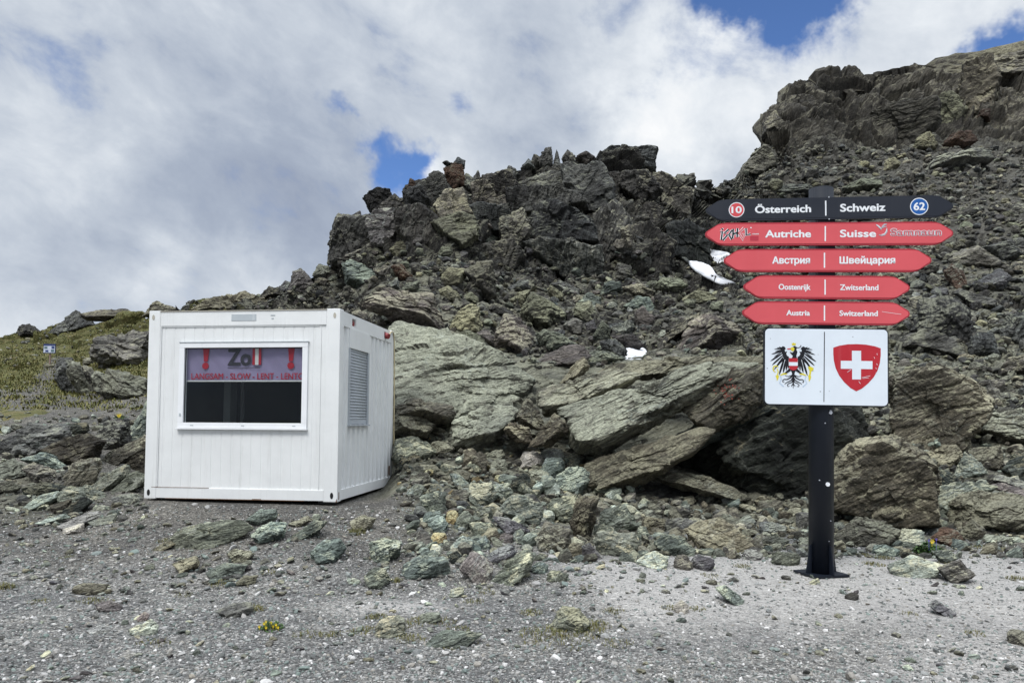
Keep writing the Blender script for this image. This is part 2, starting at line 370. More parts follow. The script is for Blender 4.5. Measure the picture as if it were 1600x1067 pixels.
# ------------------------------------------------------------------ terrain
# columns of the hillside: distances and the heights at which the ground is seen there
def Z(Y, z): return (Y, None, z)
A_ = [Z(3.0, 0), Z(4.8, 0)]
END = [Z(130, -2)]
def col(px, c, d, e, f, g, h, h2, i0, i, j):
    rows = A_ + [c, d, e, f, g, h, h2] + ([i0] if i0 else [None]) + [i, j] + END
    out = []
    for r in rows:
        if r is None: out.append(None); continue
        Y = r[0]
        z = r[2] if len(r) == 3 else at(px, r[1], Y)[2]
        out.append((Y, float(z)))
    for k, r in enumerate(out):
        if r is None: out[k] = (out[k - 1][0] * .4 + out[k + 1][0] * .6, out[k - 1][1] * .5 + out[k + 1][1] * .5)
    return px, out
PAD = [Z(9.7, .41), Z(13.2, .42)]
COLS = [
 col(-900, (6.6, 925), (8.5, 852), (10.5, 795), (13, 715), (16, 655), (24, 612), (40, 565), None, (62, 535), Z(80, 5)),
 col(0, (6.6, 925), (8.5, 852), (10.5, 795), (13, 715), (16, 655), (24, 612), (40, 562), None, (62, 530), Z(80, 5)),
 col(60, (6.6, 928), (8.5, 852), (10.5, 795), (13, 718), (16, 652), (25, 608), (42, 552), None, (62, 519), Z(80, 5)),
 col(120, (6.6, 930), (8.5, 852), (10.4, 795), (13, 725), (17, 650), (26, 606), (42, 545), None, (62, 503), Z(80, 5)),
 col(200, (6.8, 930), (8.6, 842), (9.9, 795), (13, 740), (17, 645), (26, 592), (39, 535), None, (57, 494), Z(75, 5)),
 col(228, (6.8, 928), (8.6, 836), *PAD, (17, 640), (26, 588), (38, 530), None, (55, 491), Z(75, 5)),
 col(330, (6.8, 930), (8.6, 830), *PAD, (16, 650), (24, 570), (36, 512), None, (46, 468), Z(65, 5)),
 col(450, (6.8, 930), (8.6, 828), *PAD, (16, 640), (23, 560), (34, 500), None, (42, 449), Z(60, 5)),
 col(515, (6.8, 930), (8.6, 832), *PAD, (15.5, 620), (21, 540), (31, 475), None, (40, 412), Z(60, 5)),
 col(535, (6.8, 930), (8.6, 834), *PAD, (15.5, 610), (21, 535), (31, 465), None, (40, 362), Z(60, 5)),
 col(600, (6.8, 930), (8.6, 838), Z(9.9, .42), Z(13.2, .44), (15.5, 590), (21, 508), (32, 410), None, (40, 322), Z(60, 5)),
 col(640, (6.8, 930), (8.6, 842), (10.6, 768), (13.0, 700), (16.5, 555), (22, 505), (32, 402), None, (40.5, 302), Z(60, 5)),
 col(700, (6.8, 930), (8.6, 850), (11, 768), (13.2, 695), (17, 538), (22, 502), (33, 398), (36.5, 350), (41, 281), Z(60, 6)),
 col(800, (6.8, 930), (8.3, 866), (11, 790), (13.2, 700), (17, 562), (22, 530), (34, 428), (38, 350), (42, 258), Z(60, 6)),
 col(900, (6.7, 930), (7.9, 882), (11, 800), (13.5, 702), (17, 570), (22, 542), (35, 436), (38.5, 345), (43, 243), Z(60, 6)),
 col(1000, (6.7, 930), (7.9, 884), (11, 808), (13.6, 702), (17, 568), (23, 536), (35, 446), (39.5, 345), (44, 252), Z(60, 7)),
 col(1030, (6.7, 930), (7.9, 884), (11, 810), (13.6, 702), (17, 567), (23, 530), (35.5, 440), None, (45, 280), Z(62, 7)),
 col(1060, (6.7, 930), (7.9, 884), (11, 812), (13.7, 700), (17, 566), (23, 525), (37, 430), None, (48, 286), Z(66, 7)),
 col(1110, (6.7, 930), (7.9, 886), (11, 815), (14, 695), (17, 566), (24, 520), (40, 412), None, (58, 292), Z(80, 7)),
 col(1155, (6.7, 930), (7.9, 886), (11, 815), (14, 690), (18, 566), (27, 492), (48, 380), None, (75, 276), Z(92, 9)),
 col(1200, (6.7, 930), (7.9, 886), (11, 818), (14, 680), (18, 566), (28, 472), (58, 320), (74, 268), (88, 208), Z(105, 14)),
 col(1250, (6.7, 930), (7.9, 886), (10.9, 820), (13.7, 690), (18, 565), (28, 465), (62, 300), (80, 228), (96, 140), Z(112, 20)),
 col(1300, (6.7, 930), (7.9, 886), (10.8, 822), (13.5, 700), (18, 562), (28, 462), (64, 285), (82, 222), (101, 119), Z(116, 24)),
 col(1400, (6.7, 930), (7.9, 886), (10.5, 832), (13, 705), (17, 590), (27, 470), (66, 262), (84, 216), (104, 94), Z(118, 26)),
 col(1500, (6.7, 930), (7.9, 886), (10.3, 838), (12.7, 715), (17, 598), (27, 465), (66, 255), (84, 215), (106, 90), Z(118, 27)),
 col(1600, (6.7, 930), (7.9, 884), (10, 842), (12.5, 725), (17, 602), (27, 462), (66, 252), (84, 218), (108, 84), Z(120, 27)),
 col(2500, (6.7, 930), (7.9, 884), (10, 842), (12.5, 725), (17, 602), (27, 462), (66, 252), (84, 218), (108, 70), Z(120, 27)),
]
KPX = np.array([c[0] for c in COLS], float)
KY = np.array([[r[0] for r in c[1]] for c in COLS])
KZ = np.array([[r[1] for r in c[1]] for c in COLS])
NK = KY.shape[1]
#          A-B B-C C-D D-E  E-F  F-G  G-H H-H2 H2-I0 I0-I I-J J-K
ROWS = [20, 70, 70, 80, 110, 110, 70, 130, 80, 100, 14, 5]
def smoothstep(a, b, x):
    t = np.clip((x - a) / (b - a), 0, 1); return t * t * (3 - 2 * t)
def build_terrain():
    px = np.concatenate([np.linspace(-2600, -160, 40), np.arange(-150, 1751, 2.3), np.linspace(1765, 4200, 40)])
    t = np.concatenate([np.linspace(k, k + 1, n, endpoint=False) for k, n in enumerate(ROWS)] + [[NK - 1.0]])
    nx, nt = len(px), len(t)
    k0 = np.minimum(t.astype(int), NK - 2); fr = (t - k0)
    cy = np.stack([np.interp(px, KPX, KY[:, k]) for k in range(NK)], 1)
    cz = np.stack([np.interp(px, KPX, KZ[:, k]) for k in range(NK)], 1)
    Y = cy[:, k0] * (1 - fr) + cy[:, k0 + 1] * fr
    Zz = cz[:, k0] * (1 - fr) + cz[:, k0 + 1] * fr
    # round the joints between the bands
    ker = np.array([1, 4, 6, 4, 1]) / 16.0
    for _ in range(3):
        Zp = np.pad(Zz, ((0, 0), (2, 2)), 'edge'); Zz = sum(ker[a] * Zp[:, a:a + nt] for a in range(5))
        Zp = np.pad(Zz, ((2, 2), (0, 0)), 'edge'); Zz = sum(ker[a] * Zp[a:a + nx, :] for a in range(5))
    X = Y * ((px[:, None] - CX) / F)
    P = np.stack([X, Y, Zz], -1)
    dU = np.gradient(P, axis=0); dV = np.gradient(P, axis=1)
    N = np.cross(dU, dV); N /= np.linalg.norm(N, axis=-1, keepdims=True) + 1e-9
    PX = np.broadcast_to(px[:, None], X.shape); T = np.broadcast_to(t[None, :], X.shape)
    flat = lambda a: np.ascontiguousarray(a).reshape(-1, *a.shape[2:])
    P, N, PX, T = flat(P), flat(N), flat(PX), flat(T)
    Yf = P[:, 1]
    # how broken the ground is, band by band
    amp = np.interp(T, range(NK), [0, 0, 0, .12, .35, .5, .45, .6, 1.0, 1.15, .8, .2, .1])
    left = smoothstep(330, 190, PX)
    amp *= 1 - left * np.interp(T, range(NK), [0, 0, 0, 0, .2, .5, .8, .82, .75, .6, .5, .5, .5])
    pad = smoothstep(120, 200, PX) * smoothstep(680, 620, PX) * smoothstep(13.8, 13.2, Yf)
    amp *= 1 - pad
    cliff = smoothstep(1130, 1230, PX + 50 * fbm(P / 6., 4, 93)) * smoothstep(8.6, 9.2, T)
    scree = smoothstep(1100, 1260, PX + 60 * fbm(P / 6., 4, 91)) * smoothstep(6.8, 7.4, T) * smoothstep(9.0, 8.4, T)
    amp *= 1 - .55 * scree
    disp = np.zeros(len(P)); crk = np.zeros(len(P))
    A = np.array([[1, 0, 0], [0, .8, 0], [0, 0, 1.5]]) @ np.array(Matrix.Rotation(R(24), 3, 'Y'))
    for sc, y0, y1, k, sd in ((.55, 8.5, 12, .30, 3), (1.7, 14, 22, .26, 5), (4.6, 28, 36, .30, 9), (13., 62, 82, .26, 13)):
        w = smoothstep(y0, y1, Yf) * amp
        m = w > .01
        q = P[m] + .25 * sc * np.stack([fbm(P[m] / sc * 1.3, 2, s) for s in (41, 42, 43)], 1)
        pu, ck = blocks(q @ A.T / sc, sd)
        big = (w[m] if sc < 10 else w[m] * cliff[m])
        disp[m] += pu * sc * k * big
        disp[m] -= ck * sc * .10 * big
    rough = np.interp(Yf, [3, 6, 10, 20, 40, 100], [.010, .018, .05, .10, .22, .5]) * (.35 + .65 * np.clip(amp + .35 * left, 0, 1))
    rough *= 1 - .7 * pad
    disp += rough * fbm(P / np.interp(Yf, [3, 8, 20, 60, 110], [.5, .7, 1.4, 3.5, 7])[:, None], 6, 60, .55)
    mound = np.exp(-((P[:, 0] - .55) / 1.3) ** 2 - ((Yf - 7.75) / .55) ** 2) * .05
    Dir = N * .75 + np.array([0, 0, .25]); Dir /= np.linalg.norm(Dir, axis=1)[:, None]
    P = P + Dir * disp[:, None]; P[:, 2] += mound
    # zones: R gravel, G grass, B pale dust, A bare lichened rock
    nz = fbm(P / np.interp(Yf, [3, 10, 60], [.9, 1.6, 6])[:, None], 5, 90)
    gravel = smoothstep(4.6, 3.6, T + nz * .9) * (1 - .0 * T)
    gravel = np.maximum(gravel, left * smoothstep(4.4, 5.0, T) * smoothstep(7.6, 6.2, T + nz * 1.2) * .9)
    gravel = np.maximum(gravel, scree * .12)
    trail = np.exp(-((PX - (84 - (7.6 - T) * 34) + nz * 6) / (11 + (7.7 - T) * 8.)) ** 2) * smoothstep(7.75, 7.6, T) * smoothstep(6.0, 6.4, T)
    gravel = np.maximum(gravel, trail * 1.2).clip(0, 1)
    gravel = np.maximum(gravel, pad * (1 - smoothstep(10.3, 11.0, Yf) * smoothstep(560, 620, PX)))
    pile = smoothstep(615, 680, PX + nz * 30) * smoothstep(3.05, 3.45, T + nz * .25 - .35 * smoothstep(960, 1100, PX) + .35 * smoothstep(780, 700, PX))
    gravel = gravel * (1 - .9 * pile)
    grass = left * smoothstep(6.1, 7.3, T + nz * 1.6) * smoothstep(11.2, 10.4, T)
    grass *= 1 - np.clip(trail * 1.5, 0, 1)
    grass = np.maximum(grass, smoothstep(.25, .5, nz) * .6 * smoothstep(430, 330, PX) * smoothstep(6, 7, T))
    crag_moss = np.exp(-((PX - 668 + nz * 30) / 34) ** 2 - ((T - 8.5) / .5) ** 2) * smoothstep(.0, .25, fbm(P / 1.3, 4, 95))
    grass = np.maximum(grass, crag_moss * .8)
    fore = smoothstep(3.3, 2.7, T) * smoothstep(.18, .45, fbm(P / .35, 4, 77)) * .32 * smoothstep(2.0, 2.4, T) * (1 - smoothstep(1000, 1250, PX) * .7)
    grass = np.maximum(grass, fore)
    dust = smoothstep(780, 1050, PX + nz * 160) * smoothstep(3.5, 2.9, T + nz * .3) * smoothstep(.9, 2.0, T + nz * .4)
    dust = np.maximum(dust, np.exp(-((PX - 620) / 90) ** 2 - ((T - 1.78) / .12) ** 2) * 1.1 * smoothstep(-.3, .1, nz))
    dust = np.maximum(dust, smoothstep(1250, 1500, PX) * smoothstep(2.4, 1.0, T) * .8)
    lich = np.exp(-((PX - 715) / 85.) ** 4) * smoothstep(4.7, 5.1, T) * smoothstep(6.9, 6.3, T)
    lich = np.maximum(lich, smoothstep(4.8, 5.4, T) * smoothstep(6.6, 6.0, T) * smoothstep(600, 640, PX) * .35)
    slab = smoothstep(1505, 1530, PX + nz * 12) * smoothstep(9.5, 10.0, T + nz * .25)
    lich = np.maximum(lich, slab)
    clayer = cliff * .6
    zone = np.stack([gravel, np.clip(grass, 0, 1), np.clip(dust, 0, 1), lich], 1)
    cragd = smoothstep(500, 540, PX) * smoothstep(1150, 1090, PX) * smoothstep(7.7, 8.4, T + nz * .3)
    zone2 = np.stack([cliff, scree, cragd, smoothstep(2.05, 2.6, T + nz * .5) * smoothstep(900, 620, PX + nz * 120)], 1)
    i = np.arange(nx - 1)[:, None] * nt + np.arange(nt - 1)[None, :]
    faces = np.stack([i, i + nt, i + nt + 1, i + 1], -1).reshape(-1, 4)
    o = mesh_np('mountainside', P, faces, [terrain_mat('hillside ground'), terrain_mat('gravel ground', rock=False), terrain_mat('rocky ground', grav=False)], smooth=False, attrs={'zone': zone, 'zone2': zone2})
    gf = gravel[faces].min(1); gm = gravel[faces].max(1); gs = grass[faces].max(1)
    mi = np.where((gf > .985) , 1, np.where((gm < .01), 2, 0))
    o.data.polygons.foreach_set('material_index', mi.astype(np.int32))
    o.data.polygons.foreach_set('use_smooth', gm > .3)
    return o
def terrain_mat(name, rock=True, grav=True):
    m, g, b = new_mat(name, .92, .2)
    vec = g.new('ShaderNodeTexCoord').outputs['Object']
    def att(nm):
        a = g.new('ShaderNodeAttribute'); a.attribute_name = nm
        s = g.new('ShaderNodeSeparateColor'); g.put(s.inputs[0], a.outputs['Color'])
        return s.outputs[0], s.outputs[1], s.outputs[2], a.outputs['Alpha']
    gravel, grass, dust, lich = att('zone')
    cliff, scree, cragd, bank = att('zone2')
    if rock:
        # broken dark rock of the hill
        c1, h1 = rock_shade(g, vec, None, .42, (.026, .025, .023), (.066, .063, .056), (.13, .124, .108), (.17, .168, .132), .45, .15, 30)
        # the brown upper cliff
        c2, _h = rock_shade(g, vec, None, .14, (.045, .041, .034), (.090, .083, .070), (.135, .124, .10), (.16, .15, .115), .4, .0, 24)
        c1 = g.mix(cliff, c1, c2)
        sv = g.new('ShaderNodeTexVoronoi'); g.put(sv.inputs['Vector'], vec); sv.inputs['Scale'].default_value = 1.6
        scc = g.mix(sv.outputs['Distance'], (.105, .098, .083), (.042, .040, .034))
        c1 = g.mix(cragd, c1, g.mix(1, c1, (.82, .82, .83), 'MULTIPLY'))
        c1 = g.mix(g.math('MULTIPLY', scree, .8), c1, scc)
        # pale lichened slabs
        c3, h3 = rock_shade(g, vec, None, 1.0, (.085, .085, .066), (.185, .185, .145), (.285, .285, .23), (.34, .345, .27), .7, .2, 28)
        c1 = g.mix(lich, c1, c3)
    if grav:
        # gravel: two sizes of stone, each stone its own grey
        def stones(sc, rnd):
            v = g.new('ShaderNodeTexVoronoi'); g.put(v.inputs['Vector'], g.vmath('ADD', vec, g.scale(g.noise(vec, sc * .8, 3, .5, 0, True), .5 / sc))); v.inputs['Scale'].default_value = sc
            w = g.new('ShaderNodeSeparateColor'); g.put(w.inputs[0], v.outputs['Color'])
            tone = g.cramp(w.outputs[0], [(.0, (.10, .098, .095)), (.3, (.185, .182, .175)), (.6, (.29, .285, .272)), (.85, (.40, .395, .375)), (.96, (.58, .57, .55)), (1.0, (.7, .69, .67))])
            edge = g.ramp(v.outputs['Distance'], .25, .62, 1.0, .45)
            return g.mix(1, tone, g.mix(edge, (0, 0, 0), (1, 1, 1)), 'MULTIPLY'), v.outputs['Distance']
        s1, d1 = stones(34, 0); s2, d2 = stones(85, 1); s3, d3 = stones(15, 2)
        pick = g.noise(vec, 6, 5, .6)
        gv = g.mix(g.ramp(pick, .42, .6), s2, s1)
        gv = g.mix(g.ramp(g.noise(vec, 3.1, 6, .65), .54, .62, 0, .8), gv, s3)
        patch = g.noise(vec, .9, 6, .6)
        gv = g.mix(g.ramp(patch, .35, .65), g.mix(1, gv, (.70, .70, .71), 'MULTIPLY'), g.mix(1, gv, (1.12, 1.10, 1.06), 'MULTIPLY'))
        gv = g.mix(g.math('MULTIPLY', bank, .8), gv, g.mix(1, gv, (.66, .63, .58), 'MULTIPLY'))
        dcol = g.mix(g.noise(vec, 60, 6, .7), (.38, .362, .34), (.56, .54, .51))
        gv = g.mix(g.math('MULTIPLY', dust, .62), gv, dcol)
    colr = g.mix(gravel, c1, gv) if rock and grav else (c1 if rock else gv)
    gn = g.noise(vec, 2.2, 8, .7, .3)
    gr = g.cramp(gn, [(.3, (.058, .062, .020)), (.45, (.092, .096, .032)), (.58, (.142, .126, .050)), (.72, (.185, .155, .085)), (.8, (.14, .14, .125))])
    gr = g.mix(1, gr, g.mix(g.noise(vec, 25, 5, .75), (.45, .45, .45), (1.3, 1.3, 1.3)), 'MULTIPLY')
    gmask = g.ramp(g.math('ADD', grass, g.math('MULTIPLY', g.math('SUBTRACT', g.noise(vec, 1.4, 8, .72), .5), 1.5)), .38, .6)
    colr = g.mix(g.math('MULTIPLY', gmask, g.ramp(grass, .02, .15)), colr, gr)
    g.put(b.inputs['Base Color'], colr)
    nrm = None
    if rock: nrm = bump(g, g.math('MULTIPLY', h1, g.math('SUBTRACT', 1.0, gravel)), .9, .16)
    if grav:
        hg = g.math('ADD', g.math('MULTIPLY', d1, -.022), g.math('MULTIPLY', d3, -.045))
        nrm = bump(g, g.math('MULTIPLY', hg, gravel), 1.0, 1.0, nrm)
    g.put(b.inputs['Normal'], nrm)
    return m
terrain = build_terrain()
tag(terrain, 'grey gravel ground rising into a rocky grey mountainside', 'ground', None, 'structure')
# the level gravel yard the viewer stands on, behind the foot of the hill
yard = mesh_np('gravel_yard', [(-150, -200, -.02), (150, -200, -.02), (150, 3.02, -.02), (-150, 3.02, -.02)], [(0, 1, 2, 3)], None)
def yard_mat():
    m, g, b = new_mat('yard gravel', .95, .2)
    v = g.new('ShaderNodeTexVoronoi'); g.put(v.inputs['Vector'], g.new('ShaderNodeTexCoord').outputs['Object']); v.inputs['Scale'].default_value = 30
    s = g.new('ShaderNodeSeparateColor'); g.put(s.inputs[0], v.outputs['Color'])
    g.put(b.inputs['Base Color'], g.cramp(s.outputs[0], [(0, (.08, .08, .08)), (.5, (.2, .2, .195)), (1, (.4, .39, .37))]))
    return m
yard.data.materials.append(yard_mat())
tag(yard, 'level grey gravel yard in the foreground', 'ground', None, 'structure')
bpy.context.view_layer.update()
_dg = bpy.context.evaluated_depsgraph_get()
def cast(px, py, tries=14):
    """where the sight line of a photo pixel meets the ground (walks down the picture when it meets the sky)"""
    for k in range(tries):
        d = Vector(rays(px, py)).normalized()
        ok, p, n, _ = terrain.ray_cast(Vector((0, 0, EYE)), d, distance=220)
        if ok and p.y > 3.0: return p, n
        py += 4
    return None, None
def ground(x, y):
    ok, p, n, _ = terrain.ray_cast(Vector((x, y, 70)), Vector((0, 0, -1)), distance=120)
    return (p, n) if ok else (Vector((x, y, 0)), Vector((0, 0, 1)))
# ------------------------------------------------------------------ plain materials
def paint(name, col, rough=.45, spec=.4, dirt=0.0, dirtcol=(.25, .22, .18), bumpy=0.0):
    m, g, b = new_mat(name, rough, spec)
    vec = g.new('ShaderNodeTexCoord').outputs['Object']
    n = g.noise(vec, 2.2, 6, .6)
    c = g.mix(g.ramp(n, .3, .7), g.mix(1, col, (.93, .93, .93), 'MULTIPLY'), col)
    if dirt:
        st = g.noise(g.vmath('MULTIPLY', vec, (14, 14, 1.1)), 1.0, 6, .65)
        sp = g.noise(vec, 45, 4, .7)
        k = g.math('ADD', g.math('MULTIPLY', g.ramp(st, .52, .72), .7), g.math('MULTIPLY', g.ramp(sp, .62, .72), .6))
        c = g.mix(g.math('MULTIPLY', k, dirt), c, dirtcol)
    g.put(b.inputs['Base Color'], c)
    g.put(b.inputs['Roughness'], g.ramp(n, .3, .7, rough * .85, min(1, rough * 1.2)))
    if bumpy: g.put(b.inputs['Normal'], bump(g, g.noise(vec, 9, 5, .6), bumpy, .01))
    return m
M['white_paint'] = paint('white container paint', (.80, .81, .80), .42, .4, .22, (.42, .41, .37), .12)
M['white_pvc'] = paint('white window plastic', (.86, .87, .88), .3, .5, .05)
M['shutter'] = paint('grey shutter slats', (.42, .45, .48), .5, .4, .1)
M['hole'] = paint('dark opening', (.012, .012, .012), .9)
M['rusty'] = paint('rusty edge', (.16, .085, .045), .9, .2, .4)
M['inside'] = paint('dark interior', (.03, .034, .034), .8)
M['inside_floor'] = paint('interior desk', (.16, .17, .16), .6)
M['red_plastic'] = paint('red plug plastic', (.24, .035, .040), .4)
M['cable'] = paint('cream cable', (.52, .44, .27), .5)
M['plate_grey'] = paint('faded nameplate', (.46, .50, .52), .5, .4, .6, (.75, .77, .77))
M['metal'] = paint('bare metal', (.45, .42, .35), .4, .5)
M['concrete'] = paint('support block', (.22, .215, .2), .95, .2, .3)
def glass_mat():
    m = bpy.data.materials.new('window glass'); m.use_nodes = True
    g = NT(m.node_tree); g.n.clear()
    tr = g.new('ShaderNodeBsdfTransparent'); tr.inputs[0].default_value = (.95, .97, .97, 1)
    gl = g.new('ShaderNodeBsdfGlossy'); gl.inputs['Roughness'].default_value = .02; gl.inputs[0].default_value = (.85, .88, .9, 1)
    fr = g.new('ShaderNodeFresnel'); fr.inputs[0].default_value = 1.5
    mx = g.new('ShaderNodeMixShader'); g.put(mx.inputs[0], g.math('MULTIPLY', fr.outputs[0], .35)); g.l.new(tr.outputs[0], mx.inputs[1]); g.l.new(gl.outputs[0], mx.inputs[2])
    o = g.new('ShaderNodeOutputMaterial'); g.l.new(mx.outputs[0], o.inputs[0])
    return m
M['glass'] = glass_mat()
# ------------------------------------------------------------------ text
def text_mesh(body, bold=0.0, shear=0.0):
    cu = bpy.data.curves.new('lettering', 'FONT'); cu.body = body; cu.size = 1.0; cu.offset = bold; cu.shear = shear
    cu.resolution_u = 4; cu.extrude = 0.0
    o = bpy.data.objects.new('lettering', cu); COL.objects.link(o)
    bpy.context.view_layer.update()
    dg = bpy.context.evaluated_depsgraph_get()
    me = bpy.data.meshes.new_from_object(o.evaluated_get(dg))
    v = np.zeros(len(me.vertices) * 3, np.float32); me.vertices.foreach_get('co', v); v = v.reshape(-1, 3)
    f = [tuple(p.vertices) for p in me.polygons]
    bpy.data.objects.remove(o); bpy.data.curves.remove(cu); bpy.data.meshes.remove(me)
    return v, f
CAP = {}
def capheight(bold):
    if bold not in CAP:
        v, _ = text_mesh('H', bold); CAP[bold] = (v[:, 1].min(), v[:, 1].max())
    return CAP[bold]
def lettering(name, body, x0, x1, z_base, cap, y, mat, parent, bold=.012, shear=0.0, width_of=None):
    """letters in the x,z plane facing -y, fitted between x0 and x1 with the given cap height"""
    v, f = text_mesh(body, 0.0, shear)
    lo, hi = capheight(0.0)
    sx = (x1 - x0) / (v[:, 0].max() - v[:, 0].min()); sz = cap / (hi - lo)
    X = x0 + (v[:, 0] - v[:, 0].min()) * sx; Zc = z_base + (v[:, 1] - lo) * sz
    w = bold * cap
    VV = []; FF = []; n = 0
    # heavier strokes: the same letter cut several times, a hair apart
    for k, (dx, dz) in enumerate([(0, 0)] + ([(w, 0), (-w, 0), (0, w * .8), (0, -w * .8), (w * .7, w * .6), (-w * .7, w * .6), (w * .7, -w * .6), (-w * .7, -w * .6)] if w > 0 else [])):
        VV.append(np.stack([X + dx, np.full(len(X), y + k * .00011), Zc + dz], 1))
        FF += [tuple(n + q for q in t) for t in f]; n += len(X)
    return mesh_np(name, np.concatenate(VV), FF, mat, parent)

# ------------------------------------------------------------------ customs container
def build_container():
    ANG = R(7.0)
    W_, H_, D_ = 2.64, 2.60, 2.62
    corner = at(526.5, 786.5, 10.0)                       # near bottom corner
    fx = Vector((math.cos(ANG), -math.sin(ANG), 0)); sy = Vector((math.sin(ANG), math.cos(ANG), 0))
    base = Vector(corner) - fx * W_ * 1.055
    base.z = corner[2]
    root = empty('customs_container', base, -ANG)
    root.rotation_euler = (0, R(-.35), -ANG); root.scale = (1.055, 1, 1)
    tag(root, 'white steel container cabin with large front window on the gravel', 'container')
    wp = M['white_paint']
    PW = .165
    # corner posts
    for (x, y) in ((0, 0), (W_ - PW - .02, 0), (0, D_ - .15), (W_ - PW - .02, D_ - .15)):
        w = PW + (.02 if x else 0); d = .15
        b = MB(); b.box(x, x + w, y, y + d, 0, H_ + .02, 0, .012)
        po = b.build('corner_post', wp, root)
        xx = x + w / 2
        if y == 0:
            for zz, rr, mi in ((.085, .034, 'hole'), (H_ - .075, .030, 'metal')):
                c = MB(); c.poly([(xx + (0.02 if x else -.02) + rr * .62 * math.cos(t * math.pi / 8), zz + rr * 1.25 * math.sin(t * math.pi / 8)) for t in range(16)], -.004, .006)
                c.build('fixing_hole', M[mi], po)
    # beams
    for nm, z0, z1 in (('top_beam', H_ - .20, H_), ('bottom_beam', .012, .155)):
        b = MB(); b.box(PW, W_ - PW - .02, .003, .12, z0, z1, 0, .006); b.build(nm, wp, root)
        b = MB(); b.box(PW, W_ - PW - .02, D_ - .12, D_ - .003, z0, z1, 0, .006); b.build(nm, wp, root)
        b = MB(); b.box(.003, .12, .15, D_ - .15, z0, z1, 0, .006); b.build(nm, wp, root)
        b = MB()
        if nm == 'top_beam':      # right hand beam with two recesses for the plugs
            xa, xb = W_ - .12, W_ - .003
            b.box(xa, xb, .15, .50, z0, z1); b.box(xa, xb, .66, 2.06, z0, z1); b.box(xa, xb, 2.22, D_ - .15, z0, z1)
            for ya, yb in ((.50, .66), (2.06, 2.22)):
                b.box(xa, xb, ya, yb, z1 - .05, z1); b.box(xa, xb, ya, yb, z0, z0 + .045); b.box(xa, xa + .03, ya, yb, z0 + .045, z1 - .05)
        else: b.box(W_ - .12, W_ - .003, .15, D_ - .15, z0, z1, 0, .006)
        b.build(nm, wp, root)
    b = MB(); b.box(PW - .01, W_ - PW - .01, -.006, .03, H_ + .001, H_ + .012, 0); b.build('roof_edge', M['metal'], root)
    b = MB(); b.box(.02, W_ - .02, .035, D_ - .03, H_ - .035, H_ - .004, 0)
    for k in range(9): b.box(.14 + k * .27, .20 + k * .27, .16, D_ - .16, H_ - .0045, H_ + .018)
    b.build('roof', wp, root)
    b = MB(); b.box(.05, W_ - .05, .05, D_ - .05, .03, .10); b.build('floor', M['inside_floor'], root)
    # walls: folded sheet with an opening for the window
    z0, z1 = .155, H_ - .20
    U0, U1, V0, V1 = .445, 2.215, .985, 2.165                 # front window outside frame
    def sheet(L0, L1, pitch, groove, depth, holes):
        """profile positions along the wall: flat lands with narrow grooves"""
        xs = [(L0, 0)]
        x = L0 + pitch * .5
        while x < L1 - pitch * .3:
            xs += [(x - groove, 0), (x - groove * .62, depth), (x + groove * .62, depth), (x + groove, 0)]
            x += pitch
        xs.append((L1, 0))
        xs = [(round(a_, 4), b_) for a_, b_ in xs]
        return xs
    def wall(xs, plane, hole, name, z0=z0, z1=z1):
        bm = bmesh.new()
        if hole: hole = tuple(round(q, 4) for q in hole)
        cuts = sorted(set([p[0] for p in xs] + [hole[0], hole[1]])) if hole else [p[0] for p in xs]
        dp = lambda u: float(np.interp(u, [p[0] for p in xs], [p[1] for p in xs]))
        zs = [z0, hole[2], hole[3], z1] if hole else [z0, z1]
        grid = {}
        for u in cuts:
            for z in zs: grid[(u, z)] = bm.verts.new(plane(u, dp(u), z))
        for i in range(len(cuts) - 1):
            for j in range(len(zs) - 1):
                if hole and hole[0] - 1e-6 <= cuts[i] and cuts[i + 1] <= hole[1] + 1e-6 and j == 1: continue
                bm.faces.new((grid[(cuts[i], zs[j])], grid[(cuts[i + 1], zs[j])], grid[(cuts[i + 1], zs[j + 1])], grid[(cuts[i], zs[j + 1])]))
        r = bmesh.ops.extrude_face_region(bm, geom=bm.faces[:])
        c0 = plane(0, 0, 0); c1 = plane(0, .03, 0); off = Vector(c1) - Vector(c0)
        for v in r['geom']:
            if isinstance(v, bmesh.types.BMVert): v.co += off
        bmesh.ops.recalc_face_normals(bm, faces=bm.faces[:])
        me = bpy.data.meshes.new(name); bm.to_mesh(me); bm.free(); me.materials.append(wp)
        o = bpy.data.objects.new(name, me); COL.objects.link(o); o.parent = root
        return o
    front = wall(sheet(PW, W_ - PW - .02, .137, .014, .004, None), lambda u, d, z: (u, .022 + d, z), (U0 + .012, U1 - .012, V0 + .012, V1 - .012), 'front_wall')
    S0, S1, SV0, SV1 = .40, 1.30, 1.03, 2.12
    side = wall(sheet(.15, D_ - .15, .205, .058, .042, None), lambda u, d, z: (W_ - .012 - d, u, z), (S0 + .01, S1 - .01, SV0 + .01, 2.385), 'side_wall')
    wall(sheet(.15, D_ - .15, .205, .058, .042, None), lambda u, d, z: (.020 + d, u, z), None, 'side_wall')
    wall(sheet(PW, W_ - PW, .205, .058, .042, None), lambda u, d, z: (u, D_ - .020 - d, z), None, 'rear_wall')
    # raised margins of the front sheet
    b = MB()
    b.box(PW + .001, PW + .012, .004, .03, z0, z1); b.box(W_ - PW - .10, W_ - PW - .088, .012, .03, z0, z1)
    b.box(PW + .012, W_ - PW - .11, .010, .03, z1 - .014, z1)
    b.build('wall_trim', wp, root)
    # front window
    fr = MB(); t = .072
    fr.box(U0, U1, -.008, .075, V1 - t, V1, 0, .006); fr.box(U0, U1, -.008, .075, V0, V0 + t, 0, .006)
